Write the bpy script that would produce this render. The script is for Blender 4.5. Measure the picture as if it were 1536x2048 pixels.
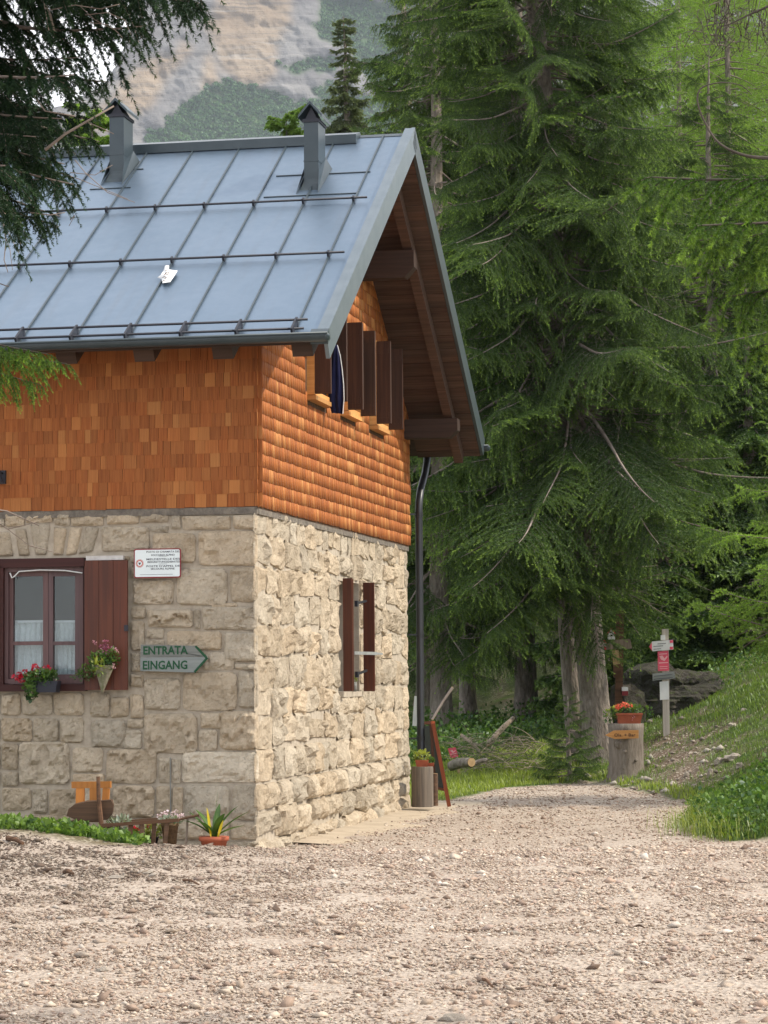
import bpy, bmesh, math, random
import numpy as np
from mathutils import Vector, Matrix, noise as mn

for o in list(bpy.data.objects):
    bpy.data.objects.remove(o)
SC = bpy.context.scene
COL = SC.collection
RNG = np.random.default_rng(11)
random.seed(5)
PI = math.pi

# ------------------------------------------------------------------ camera
F, PITCH, ROLL, TH, HX, HD, EYE = 5035.4, .0633, .0077, .193, -1.0842, 22.0, 1.6
cam = bpy.data.cameras.new('camera')
cam.sensor_fit = 'VERTICAL'; cam.sensor_height = 36.0; cam.sensor_width = 27.0
cam.lens = F / 2048 * 36
cam.clip_start = .5; cam.clip_end = 9000
cam.dof.use_dof = True; cam.dof.focus_distance = 25; cam.dof.aperture_fstop = 40
co = bpy.data.objects.new('camera', cam); COL.objects.link(co)
co.matrix_world = Matrix.Translation((0, 0, EYE)) @ Matrix.Rotation(PI/2 + PITCH, 4, 'X') @ Matrix.Rotation(-ROLL, 4, 'Z')
SC.camera = co

# ------------------------------------------------------------------ sky, sun, exposure
SUN_AZ, SUN_EL = math.radians(95), math.radians(43)
w = bpy.data.worlds.new('World'); SC.world = w; w.use_nodes = True
nt = w.node_tree; nt.nodes.clear()
sky = nt.nodes.new('ShaderNodeTexSky'); sky.sky_type = 'NISHITA'; sky.sun_disc = False
sky.sun_elevation = SUN_EL; sky.sun_rotation = SUN_AZ; sky.altitude = 1900; sky.air_density = 1.0; sky.dust_density = 2.0
tc = nt.nodes.new('ShaderNodeTexCoord')
mp = nt.nodes.new('ShaderNodeMapping'); mp.inputs['Scale'].default_value = (1, 1, 2.2)
cn = nt.nodes.new('ShaderNodeTexNoise'); cn.inputs['Scale'].default_value = 1.6; cn.inputs['Detail'].default_value = 6
cr = nt.nodes.new('ShaderNodeMapRange'); cr.inputs[1].default_value = .33; cr.inputs[2].default_value = .66; cr.inputs[3].default_value = .45; cr.inputs[4].default_value = .95
mx = nt.nodes.new('ShaderNodeMix'); mx.data_type = 'RGBA'
mx.inputs[7].default_value = (9.0, 9.0, 9.1, 1)          # thin bright cloud over the blue
bg = nt.nodes.new('ShaderNodeBackground'); bg.inputs['Strength'].default_value = .13
wo = nt.nodes.new('ShaderNodeOutputWorld')
L = nt.links.new
L(tc.outputs['Generated'], mp.inputs['Vector']); L(mp.outputs[0], cn.inputs['Vector']); L(cn.outputs['Fac'], cr.inputs[0])
L(cr.outputs[0], mx.inputs[0]); L(sky.outputs[0], mx.inputs[6]); L(mx.outputs[2], bg.inputs['Color']); L(bg.outputs[0], wo.inputs['Surface'])
sl = bpy.data.lights.new('sun', 'SUN'); sl.energy = 3.1; sl.angle = math.radians(1.0); sl.color = (1, .91, .77)
so = bpy.data.objects.new('sun', sl); COL.objects.link(so)
SV = Vector((math.sin(SUN_AZ)*math.cos(SUN_EL), math.cos(SUN_AZ)*math.cos(SUN_EL), math.sin(SUN_EL)))
so.rotation_euler = SV.to_track_quat('Z', 'Y').to_euler(); so.location = (20, 10, 30)
SC.view_settings.view_transform = 'Standard'; SC.view_settings.look = 'None'
SC.view_settings.exposure = .76; SC.view_settings.gamma = 1; SC.view_settings.use_curve_mapping = False
SC.render.engine = 'CYCLES'
SC.cycles.use_denoising = True; SC.cycles.max_bounces = 8; SC.cycles.transparent_max_bounces = 8
SC.cycles.sample_clamp_indirect = 6

# ------------------------------------------------------------------ sight lines (to measure where things stand)
def ray(x, y):
    qx, qy = x-768, y-1024; c, s = math.cos(ROLL), math.sin(ROLL)
    u, v = c*qx - s*qy, s*qx + c*qy
    d = np.array([u, F*math.cos(PITCH) + v*math.sin(PITCH), F*math.sin(PITCH) - v*math.cos(PITCH)])
    return d / d[1]
EYEV = np.array([0, 0, EYE])
def at(x, y, D): return EYEV + ray(x, y)*D
def loc(P):
    q0, q1 = P[0]-HX, P[1]-HD; c, s = math.cos(TH), math.sin(TH)
    return np.array([q0*c - q1*s, q0*s + q1*c, P[2]])
OL = loc(EYEV)
def hit(x, y, ax, val):
    dl = loc(EYEV + ray(x, y)) - OL
    return OL + (val-OL[ax])/dl[ax]*dl
def front(x, y, t=0.0): p = hit(x, y, 1, t); return p[0], p[2]
def w_of(a, t, z):
    c, s = math.cos(TH), math.sin(TH)
    return np.array([HX + a*c + t*s, HD - a*s + t*c, z])

# ------------------------------------------------------------------ ground shape
def sstep(a, b, x):
    t = np.clip((x-a)/(b-a), 0, 1); return t*t*(3-2*t)
def bank_edge(D):
    return np.interp(D, [0, 21.6, 22.4, 23.2, 25, 27, 30, 32, 34, 36, 38, 41, 46, 60], [12, 9, 3.0, 2.84, 2.9, 3.25, 3.52, 3.4, 3.05, 2.72, 2.6, 2.4, 2.2, 2])
def hnoise(X, D, k=1.0):
    return .35*np.sin(X*1.3*k+D*.7*k) + .3*np.sin(X*2.9*k-D*1.7*k+1.3) + .2*np.sin(X*5.1*k+D*4.3*k+.4) + .15*np.sin(-X*9.7*k+D*8.1*k+2)
def height(X, D):
    X = np.asarray(X, float); D = np.asarray(D, float)
    lt = sstep(.5, -3.4, X)
    fg = .02 + .155*np.clip((D-10.5)/9, -.8, 1) + .135*lt*sstep(12, 19.5, D)
    lo = .03*np.ones_like(X) + .05*sstep(1, 2.5, X)*sstep(28, 22, D)
    k = sstep(19.6, 22.2, D)
    z = fg*(1-k) + lo*k
    # left mound before the front wall
    z = z + .13*sstep(-1.75, -3.1, X)*sstep(18.9, 20.2, D)*sstep(22.5, 20.6, D)
    d = np.clip(X - bank_edge(D), 0, 12)
    bk = .31*d + .065*d*d; bk = np.where(d > 3, .31*3+.585 + (d-3)*.5, bk)
    bk = bk*sstep(21.7, 23.6, D)*(1-.25*sstep(33, 37, D))
    z = z + bk*(1-.0*D) + hnoise(X, D, 1.6)*.05*sstep(0, .6, d)*sstep(21.7, 23.6, D)
    # meadow and hillside beyond the path
    e = np.clip(D - 35.5 + .45*np.clip(X-1, -3, 4), 0, 400)
    z = z + .045*e + .02*hnoise(X, D, .7)*sstep(0, 3, e)
    z = z + np.where(D > 55, .30*(np.minimum(D, 110)-55), 0) + np.where(D > 110, .16*(D-110), 0)
    z = z + .8*hnoise(X/9, D/9)*sstep(60, 110, D)
    z = z + .03*hnoise(X, D, .5)*sstep(30, 8, D)
    return z
def ground(x, y, lo=8, hi=60):
    """where the sight line through a pixel of the photograph meets the ground"""
    r = ray(x, y); Ds = np.linspace(lo, hi, 2600)
    P = EYEV[None] + r[None]*Ds[:, None]
    below = np.nonzero(P[:, 2] < height(P[:, 0], P[:, 1]))[0]
    i = below[0] if len(below) else len(Ds)-1
    return P[i]
def gz(X, D): return float(height(X, D))

# ------------------------------------------------------------------ materials
class NT:
    def __init__(s, name):
        s.m = bpy.data.materials.new(name); s.m.use_nodes = True; s.t = s.m.node_tree; s.t.nodes.clear()
        s.out = s.n('ShaderNodeOutputMaterial'); s.tc = s.n('ShaderNodeTexCoord')
    def n(s, typ, **kw):
        x = s.t.nodes.new(typ)
        for k, v in kw.items(): setattr(x, k, v)
        return x
    def l(s, a, b): s.t.links.new(a, b)
    def vec(s, coords='Object', scale=(1, 1, 1), jitter=False):
        m = s.n('ShaderNodeMapping'); m.inputs['Scale'].default_value = scale; s.l(s.tc.outputs[coords], m.inputs['Vector'])
        if jitter:
            oi = s.n('ShaderNodeObjectInfo'); mu = s.n('ShaderNodeMath', operation='MULTIPLY'); mu.inputs[1].default_value = 37.0
            s.l(oi.outputs['Random'], mu.inputs[0]); s.l(mu.outputs[0], m.inputs['Location'])
        return m.outputs[0]
    def noise(s, vec, scale, detail=5, rough=.6, dist=0):
        x = s.n('ShaderNodeTexNoise'); x.inputs['Scale'].default_value = scale; x.inputs['Detail'].default_value = detail
        x.inputs['Roughness'].default_value = rough; x.inputs['Distortion'].default_value = dist
        s.l(vec, x.inputs['Vector']); return x.outputs['Fac']
    def ramp(s, fac, a, b, lo=0.0, hi=1.0):
        x = s.n('ShaderNodeMapRange'); x.inputs[1].default_value = a; x.inputs[2].default_value = b; x.inputs[3].default_value = lo; x.inputs[4].default_value = hi
        s.l(fac, x.inputs[0]); return x.outputs[0]
    def mix(s, fac, a, b, blend='MIX'):
        x = s.n('ShaderNodeMix', data_type='RGBA', blend_type=blend)
        for i, v in ((0, fac), (6, a), (7, b)):
            if isinstance(v, (tuple, list)): x.inputs[i].default_value = (*v[:3], 1)
            elif isinstance(v, (int, float)): x.inputs[i].default_value = v
            else: s.l(v, x.inputs[i])
        return x.outputs[2]
    def attr(s, name, out='Fac'):
        x = s.n('ShaderNodeAttribute', attribute_name=name); return x.outputs[out]
    def orand(s): return s.n('ShaderNodeObjectInfo').outputs['Random']
    def bump(s, h, strength=.5, dist=.01, prev=None):
        x = s.n('ShaderNodeBump'); x.inputs['Strength'].default_value = strength; x.inputs['Distance'].default_value = dist
        s.l(h, x.inputs['Height'])
        if prev is not None: s.l(prev, x.inputs['Normal'])
        return x.outputs[0]
    def shade(s, col, rough=.8, metal=0.0, normal=None, spec=.3):
        b = s.n('ShaderNodeBsdfPrincipled')
        for nme, v in (('Base Color', col), ('Roughness', rough), ('Metallic', metal), ('Specular IOR Level', spec)):
            if isinstance(v, (tuple, list)): b.inputs[nme].default_value = (*v[:3], 1)
            elif isinstance(v, (int, float)): b.inputs[nme].default_value = v
            else: s.l(v, b.inputs[nme])
        if normal is not None: s.l(normal, b.inputs['Normal'])
        s.l(b.outputs[0], s.out.inputs['Surface']); return s.m

def plain(name, c1, c2=None, scale=8, rough=.7, metal=0, spec=.3, bscale=None, bstr=.3, bdist=.01, jitter=True, vs=(1, 1, 1), ov=.0):
    t = NT(name); v = t.vec('Object', vs, jitter)
    col = c1
    if c2 is not None: col = t.mix(t.ramp(t.noise(v, scale), .35, .65), c1, c2)
    if ov: col = t.mix(1.0, col, t.mix(t.orand(), (1-ov,)*3, (1+ov,)*3), 'MULTIPLY')
    nrm = t.bump(t.noise(v, bscale, 6), bstr, bdist) if bscale else None
    return t.shade(col, rough, metal, nrm, spec)

def wood(name, c1, c2, c3=None, axis=2, scale=1.0, rough=.75, spec=.25, rnd='object', ov=.25, bstr=.35, vs=None):
    """long grain along one axis"""
    t = NT(name); vs = vs or [2.2*scale if k == axis else 55*scale for k in range(3)]
    v = t.vec('Object', vs, rnd == 'object'); g = t.noise(v, 1.0, 4, .6, .6)
    col = t.mix(t.ramp(g, .36, .64), c1, c2)
    r = t.orand() if rnd == 'object' else t.attr('rnd')
    if c3 is not None: col = t.mix(t.ramp(r, .74, 1.0, 0, .7), col, c3)
    col = t.mix(1.0, col, t.mix(r, (1-ov,)*3, (1+ov,)*3), 'MULTIPLY')
    if rnd == 'object':
        wv = t.n('ShaderNodeMath', operation='FRACT'); m7 = t.n('ShaderNodeMath', operation='MULTIPLY'); m7.inputs[1].default_value = 7.31
        t.l(r, m7.inputs[0]); t.l(m7.outputs[0], wv.inputs[0])
        col = t.mix(1.0, col, t.mix(wv.outputs[0], (1.05, .98, .93), (.98, 1.02, 1.05)), 'MULTIPLY')
    return t.shade(col, rough, 0, t.bump(g, bstr, .004), spec)

def leafmat(name, dark, light, trans=.35, ov=.25, gloss=.06, attr='tip'):
    t = NT(name); r = t.orand()
    col = t.mix(t.attr(attr), dark, light)
    col = t.mix(1.0, col, t.mix(r, (1-ov,)*3, (1+ov, 1+ov*.8, 1+ov*.4)), 'MULTIPLY')
    d = t.n('ShaderNodeBsdfDiffuse'); tr = t.n('ShaderNodeBsdfTranslucent'); gl = t.n('ShaderNodeBsdfGlossy'); gl.inputs['Roughness'].default_value = .45
    tcol = t.mix(1.0, col, (1.25, 1.35, .7), 'MULTIPLY')
    t.l(col, d.inputs['Color']); t.l(tcol, tr.inputs['Color']); gl.inputs['Color'].default_value = (.9, .95, 1, 1)
    m1 = t.n('ShaderNodeMixShader'); m1.inputs[0].default_value = trans; t.l(d.outputs[0], m1.inputs[1]); t.l(tr.outputs[0], m1.inputs[2])
    m2 = t.n('ShaderNodeMixShader'); m2.inputs[0].default_value = gloss; t.l(m1.outputs[0], m2.inputs[1]); t.l(gl.outputs[0], m2.inputs[2])
    t.l(m2.outputs[0], t.out.inputs['Surface']); return t.m

def stone_mat(name, tint=1.0, warm=0.0):
    t = NT(name); v = t.vec('Object', (1, 1, 1), True); r = t.orand()
    n1 = t.noise(v, 5, 8, .65); n2 = t.noise(v, 26, 8, .7, .5); n3 = t.noise(v, 90, 6, .7)
    col = t.mix(t.ramp(n1, .35, .65), (.63*tint, .545*tint, .43*tint), (.48*tint, .41*tint, .32*tint))
    f7 = t.n('ShaderNodeMath', operation='FRACT'); m7 = t.n('ShaderNodeMath', operation='MULTIPLY'); m7.inputs[1].default_value = 13.7
    t.l(r, m7.inputs[0]); t.l(m7.outputs[0], f7.inputs[0])
    col = t.mix(1.0, col, t.mix(f7.outputs[0], (1.05, .99, .91), (.98, 1.0, 1.01)), 'MULTIPLY')
    col = t.mix(1.0, col, t.mix(r, (.86, .86, .86), (1.14, 1.13, 1.12)), 'MULTIPLY')
    col = t.mix(t.ramp(n2, .55, .72, 0, .55), col, (.30, .19, .09))       # rusty veins
    col = t.mix(t.ramp(n2, .42, .25, 0, .75), col, (.11, .095, .08))      # dark pits and lichen
    col = t.mix(t.ramp(n3, .6, .8, 0, .5), col, (.6, .56, .5))
    vo = t.n('ShaderNodeTexVoronoi'); vo.inputs['Scale'].default_value = 22; t.l(v, vo.inputs['Vector'])
    b1 = t.bump(n2, 1.0, .045); b2 = t.bump(vo.outputs['Distance'], .4, .014, b1); b3 = t.bump(n3, .8, .010, b2)
    return t.shade(col, .92, 0, b3, .15)

M = {}
M['stone'] = stone_mat('limestone')
M['lime_stone'] = stone_mat('pale_limestone', 1.5)
M['mortar'] = plain('mortar', (.46, .40, .32), (.34, .29, .23), 14, .95, bscale=60, bstr=.6, bdist=.008)
M['mortar_dark'] = plain('weathered_mortar', (.22, .19, .155), (.12, .105, .09), 16, .95, bscale=50, bstr=.9, bdist=.02)
M['lime'] = plain('lime_patch', (.6, .58, .55), (.45, .42, .4), 12, .95, bscale=40)
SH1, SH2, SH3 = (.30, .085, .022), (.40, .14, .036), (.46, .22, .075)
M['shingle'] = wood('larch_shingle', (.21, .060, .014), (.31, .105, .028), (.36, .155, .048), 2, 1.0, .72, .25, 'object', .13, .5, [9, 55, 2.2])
M['shingle_stuff'] = wood('larch_shingle_gable', SH1, SH2, SH3, 2, 1.0, .72, .25, 'attr', .17, .35, [22, 22, 2.2])
M['dark_wood'] = wood('dark_stained_wood', (.055, .033, .024), (.034, .021, .016), None, 0, .6, .7)
M['dark_wood_v'] = wood('dark_stained_shutter', (.075, .036, .022), (.045, .022, .015), None, 2, .6, .6)
M['soffit'] = wood('soffit_board', (.105, .062, .045), (.06, .036, .027), None, 0, .6, .75, .2, 'object', .18)
M['red_wood'] = wood('red_brown_shutter', (.105, .028, .012), (.062, .017, .009), None, 2, .45, .5, .35, 'object', .15)
M['frame'] = wood('window_frame_paint', (.125, .072, .072), (.09, .05, .05), None, 2, .5, .5, .35, 'object', .1)
M['frame_dark'] = wood('dark_window_surround', (.06, .018, .016), (.04, .013, .012), None, 0, .5, .55)
M['new_wood'] = wood('new_larch', (.50, .23, .07), (.60, .31, .11), None, 0, .6, .6)
M['orange_wood'] = wood('orange_varnished_wood', (.50, .20, .045), (.40, .15, .035), None, 2, .5, .5)
M['grey_wood'] = wood('weathered_wood', (.23, .19, .15), (.12, .10, .085), None, 2, .5, .9)
M['grey_board'] = wood('grey_green_board', (.235, .25, .24), (.165, .18, .17), None, 0, .5, .85)
M['post_wood'] = wood('pale_grey_post', (.44, .42, .385), (.33, .31, .285), None, 2, .5, .9)
M['pale_wood'] = wood('pale_cut_wood', (.50, .36, .2), (.40, .27, .14), None, 0, .5, .8)
M['brown_wood'] = wood('brown_old_wood', (.15, .085, .05), (.08, .047, .03), None, 0, .5, .85)
M['metal_roof'] = None
t = NT('coated_roof_sheet'); v = t.vec('Object', (1, 1, 1), True)
n1 = t.noise(v, 1.2, 4); n2 = t.noise(v, 9, 6)
st_ = t.noise(t.vec('Object', (9, .7, .7)), 1, 6, .65)
M['roof'] = t.shade(t.mix(t.ramp(st_, .52, .72, 0, .35), t.mix(t.ramp(n1, .3, .7), (.165, .225, .295), (.195, .255, .33)), (.17, .20, .235)), t.ramp(n2, .3, .7, .36, .46), .85, t.bump(n1, .12, .02), .5)
M['trim'] = plain('dark_metal_trim', (.032, .047, .057), (.042, .058, .068), 5, .36, .1, .45)
M['verge'] = plain('verge_metal', (.16, .195, .22), (.19, .225, .25), 5, .42, .7, .5)
M['bar'] = plain('dark_steel', (.035, .036, .045), None, rough=.5, metal=.4)
M['black_metal'] = plain('black_downpipe', (.022, .024, .027), (.03, .03, .033), 6, .38, .3, .5)
M['black'] = plain('black_void', (.006, .006, .007), None, rough=.9)
M['room'] = plain('painted_room_darkness', (.02, .02, .026), None, rough=.9)  # near-black colour stands in for the unlit room
M['white'] = plain('white_paint', (.78, .78, .77), (.70, .70, .70), 9, .45)
M['plate'] = plain('enamel_plate', (.72, .78, .78), (.66, .72, .73), 4, .35, spec=.5)
M['plate_red'] = plain('red_enamel', (.22, .02, .025), None, rough=.4)
M['ink'] = plain('dark_ink', (.05, .05, .07), None, rough=.6)
M['red_ink'] = plain('red_ink', (.50, .10, .07), None, rough=.6)
M['green_paint'] = plain('green_paint', (.006, .058, .022), (.010, .070, .028), 20, .6)
M['pink'] = plain('pink_sign', (.80, .11, .17), (.74, .09, .15), 6, .5)
M['pink_light'] = plain('pale_pink_print', (.85, .42, .45), None, rough=.5)
M['sign_red'] = plain('sign_red', (.55, .03, .05), None, rough=.5)
M['curtain'] = plain('white_curtain', (.75, .76, .74), (.62, .64, .63), 30, .9)
M['terracotta'] = plain('terracotta', (.36, .10, .05), (.28, .075, .04), 12, .8, bscale=30)
M['dark_pot'] = plain('dark_plastic_pot', (.02, .022, .032), None, rough=.5)
M['silver'] = plain('zinc_pot', (.55, .56, .57), (.42, .43, .44), 10, .4, .6)
M['basket'] = plain('wicker', (.22, .14, .075), (.12, .075, .04), 40, .9, bscale=60, bstr=.8)
M['cone'] = plain('wire_cone_basket', (.25, .22, .17), (.13, .14, .07), 30, .8, bscale=60, bstr=.8)
M['cloth'] = plain('navy_cloth', (.008, .010, .045), (.013, .016, .065), 10, .85)
M['slate'] = plain('chalkboard', (.045, .048, .055), (.10, .105, .115), 3, .55, bscale=4)
M['frame_red'] = wood('red_board_frame', (.24, .06, .022), (.16, .04, .016), None, 2, .5, .5)
M['bark'] = None
t = NT('spruce_bark'); v = t.vec('Object', (1, 1, .32), True); n1 = t.noise(v, 17, 8, .7, .4); n2 = t.noise(t.vec('Object', (1, 1, 1)), 3, 4)
vo = t.n('ShaderNodeTexVoronoi'); vo.inputs['Scale'].default_value = 26; t.l(v, vo.inputs['Vector'])
c = t.mix(t.ramp(n1, .3, .7), (.13, .105, .085), (.36, .31, .27)); c = t.mix(t.ramp(n2, .5, .75, 0, .6), c, (.15, .16, .10))
M['bark'] = t.shade(c, .95, 0, t.bump(n1, .9, .04, t.bump(vo.outputs['Distance'], .8, .03)), .1)
M['twig'] = plain('grey_brown_twig', (.15, .115, .095), (.27, .225, .195), 5, .95)
M['dark_twig'] = plain('dark_bare_branch', (.055, .044, .036), (.10, .085, .07), 9, .95)
M['pale_twig'] = plain('bare_pale_branch', (.42, .33, .25), (.32, .26, .21), 12, .9)
M['rust_twig'] = plain('rust_dead_needles', (.26, .095, .045), (.17, .07, .04), 12, .95)
M['spruce'] = leafmat('spruce_needles', (.038, .080, .024), (.25, .37, .070), .33, .25, .025)
M['spruce_far'] = leafmat('spruce_needles_far', (.042, .086, .028), (.205, .31, .070), .33, .25, .025)
M['spruce_near'] = leafmat('spruce_needles_shaded', (.014, .036, .018), (.055, .105, .032), .2, .2, .02)  # darker copy: shade of the near boughs put into the colour
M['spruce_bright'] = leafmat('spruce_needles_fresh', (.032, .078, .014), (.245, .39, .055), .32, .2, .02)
M['spruce_old'] = leafmat('spruce_needles_grey', (.085, .11, .055), (.17, .21, .09), .25, .2, .02)
M['larch'] = leafmat('larch_needles', (.15, .26, .05), (.35, .50, .10), .45, .2, .02)
M['grass'] = leafmat('grass_blades', (.07, .125, .022), (.22, .31, .055), .45, .1, .03)
M['meadow'] = leafmat('sunlight_tinted_grass_blades', (.12, .17, .025), (.36, .43, .07), .45, .1, .03)  # lighter, yellower copy: sunlight painted into the shaded clearing
M['weed'] = leafmat('weed_leaves', (.045, .095, .022), (.16, .255, .05), .4, .25, .02)
M['plant'] = leafmat('plant_leaves', (.03, .08, .02), (.12, .21, .04), .3, .2, .03)
M['plant_lt'] = leafmat('yellow_green_leaves', (.12, .17, .02), (.34, .38, .05), .4, .1)
M['yellow_leaf'] = leafmat('yellow_leaf', (.55, .42, .02), (.65, .52, .04), .4, .05)
M['grey_leaf'] = leafmat('grey_green_leaves', (.14, .18, .12), (.28, .32, .24), .3, .1)
M['pine_far'] = leafmat('mountain_pine', (.012, .046, .012), (.055, .135, .028), .12, .2, .02)
def petal(n, a, b): return leafmat(n, a, b, .3, .05)
M['fl_red'] = petal('crimson_petals', (.42, .004, .02), (.62, .012, .045))
M['fl_pink'] = petal('pink_petals', (.62, .22, .38), (.80, .42, .55))
M['fl_pale'] = petal('pale_pink_petals', (.66, .45, .58), (.82, .68, .76))
M['fl_coral'] = petal('coral_petals', (.75, .10, .07), (.85, .22, .15))
M['fl_white'] = petal('white_petals', (.65, .68, .5), (.8, .8, .66))
M['fl_purple'] = petal('purple_petals', (.22, .06, .12), (.36, .10, .18))
# window glass: clear pane with a faint sky reflection
t = NT('window_glass'); gl = t.n('ShaderNodeBsdfGlossy'); gl.inputs['Roughness'].default_value = .03; tr = t.n('ShaderNodeBsdfTransparent'); tr.inputs['Color'].default_value = (.80, .84, .86, 1)
m1 = t.n('ShaderNodeMixShader'); m1.inputs[0].default_value = .05; t.l(tr.outputs[0], m1.inputs[1]); t.l(gl.outputs[0], m1.inputs[2]); t.l(m1.outputs[0], t.out.inputs['Surface'])
M['glass'] = t.m
# ground: gravel, soil and grass by the masks stored on the mesh
t = NT('ground_cover'); v = t.vec('Object')
vo = t.n('ShaderNodeTexVoronoi'); vo.inputs['Scale'].default_value = 34; t.l(v, vo.inputs['Vector'])
vo2 = t.n('ShaderNodeTexVoronoi'); vo2.inputs['Scale'].default_value = 75; t.l(v, vo2.inputs['Vector'])
sep = t.n('ShaderNodeSeparateColor'); t.l(vo.outputs['Color'], sep.inputs[0])
sep2 = t.n('ShaderNodeSeparateColor'); t.l(vo2.outputs['Color'], sep2.inputs[0])
n1 = t.noise(v, 1.1, 6); n2 = t.noise(v, 60, 5, .7)
gcol = t.mix(t.ramp(sep.outputs[0], .1, .9), (.31, .255, .205), (.46, .39, .325)); gcol = t.mix(t.ramp(sep2.outputs[1], .55, 1, 0, .8), gcol, (.50, .43, .365))
gcol = t.mix(t.ramp(n1, .4, .7, 0, .4), gcol, (.24, .175, .135))
dcol = t.mix(t.ramp(n2, .3, .7), (.10, .07, .05), (.22, .165, .12)); dcol = t.mix(t.ramp(sep.outputs[1], .7, .95), dcol, (.42, .36, .29))
grcol = t.mix(t.ramp(t.noise(v, 9, 6), .3, .7), (.035, .065, .015), (.09, .135, .03))
col = t.mix(t.attr('gravel'), t.mix(t.attr('grassy'), dcol, grcol), gcol)
hgt = t.mix(t.attr('gravel'), n2, vo.outputs['Distance'])
M['ground'] = t.shade(col, .95, 0, t.bump(t.noise(v, 14, 6), .5, .05, t.bump(vo.outputs['Distance'], .8, .015)), .1)
t = NT('gravel_stones'); M['gravel'] = t.shade(t.mix(t.ramp(t.noise(t.vec('Object'), 160, 4), .3, .7), t.mix(1.0, t.attr('col', 'Color'), (.8, .8, .8), 'MULTIPLY'), t.attr('col', 'Color')), .9, 0, None, .15)
t = NT('rock'); v = t.vec('Object', (1, 1, 1), True); n1 = t.noise(v, 6, 8, .7); n2 = t.noise(v, 24, 8, .7)
c = t.mix(t.ramp(n1, .35, .65), (.42, .37, .31), (.30, .26, .22)); c = t.mix(t.ramp(n2, .45, .28, 0, .7), c, (.12, .11, .09))
M['rock'] = t.shade(c, .95, 0, t.bump(n2, .8, .04), .1)
t = NT('mossy_boulder'); v = t.vec('Object'); n1 = t.noise(v, 3, 8, .7); n2 = t.noise(v, 14, 8, .7)
c = t.mix(t.ramp(n1, .35, .65), (.085, .075, .063), (.05, .047, .04)); c = t.mix(t.ramp(n2, .5, .62, 0, .8), c, (.06, .075, .028)); c = t.mix(t.ramp(n2, .4, .3, 0, .6), c, (.18, .165, .14))
M['boulder'] = t.shade(c, .95, 0, t.bump(n2, .9, .08), .1)
# cliff: grey and ochre limestone, bedding lines, scree and turf where the slope lies back
t = NT('cliff_rock'); tilt = t.n('ShaderNodeMapping'); tilt.inputs['Rotation'].default_value = (0, .16, 0); t.l(t.tc.outputs['Object'], tilt.inputs['Vector'])
def cv(s):
    m = t.n('ShaderNodeMapping'); m.inputs['Scale'].default_value = s; t.l(tilt.outputs[0], m.inputs['Vector']); return m.outputs[0]
n2 = t.noise(cv((.02, .02, .05)), 1, 9, .72, .4); stra = t.noise(cv((.006, .006, .16)), 1, 7, .7, .6); gul = t.noise(cv((.075, .075, .012)), 1, 7, .7, .5); n3 = t.noise(cv((.22, .22, .3)), 1, 6, .75)
c = t.mix(t.ramp(n2, .3, .7), (.115, .112, .115), (.215, .208, .20)); oc = t.mix(t.ramp(n2, .3, .7), (.20, .145, .095), (.30, .235, .165))
c = t.mix(t.attr('ochre'), c, oc); c = t.mix(t.ramp(stra, .52, .62, 0, .5), c, (.085, .08, .078)); c = t.mix(t.ramp(stra, .44, .36, 0, .45), c, (.30, .285, .265))
c = t.mix(t.ramp(gul, .55, .68, 0, .45), c, (.09, .085, .083)); c = t.mix(t.ramp(n3, .6, .75, 0, .5), c, (.33, .315, .30)); c = t.mix(t.ramp(n3, .40, .30, 0, .5), c, (.065, .06, .058))
tu = t.mix(t.ramp(n3, .3, .7), (.028, .075, .018), (.075, .135, .035)); c = t.mix(t.attr('turf'), c, tu)
M['cliff'] = t.shade(c, .95, 0, t.bump(stra, .6, 5.0, t.bump(gul, .5, 6.0, t.bump(n3, .5, 1.5))), .05)
M['concrete'] = plain('concrete_strip', (.47, .39, .29), (.38, .31, .23), 5, .95, bscale=30)

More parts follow.
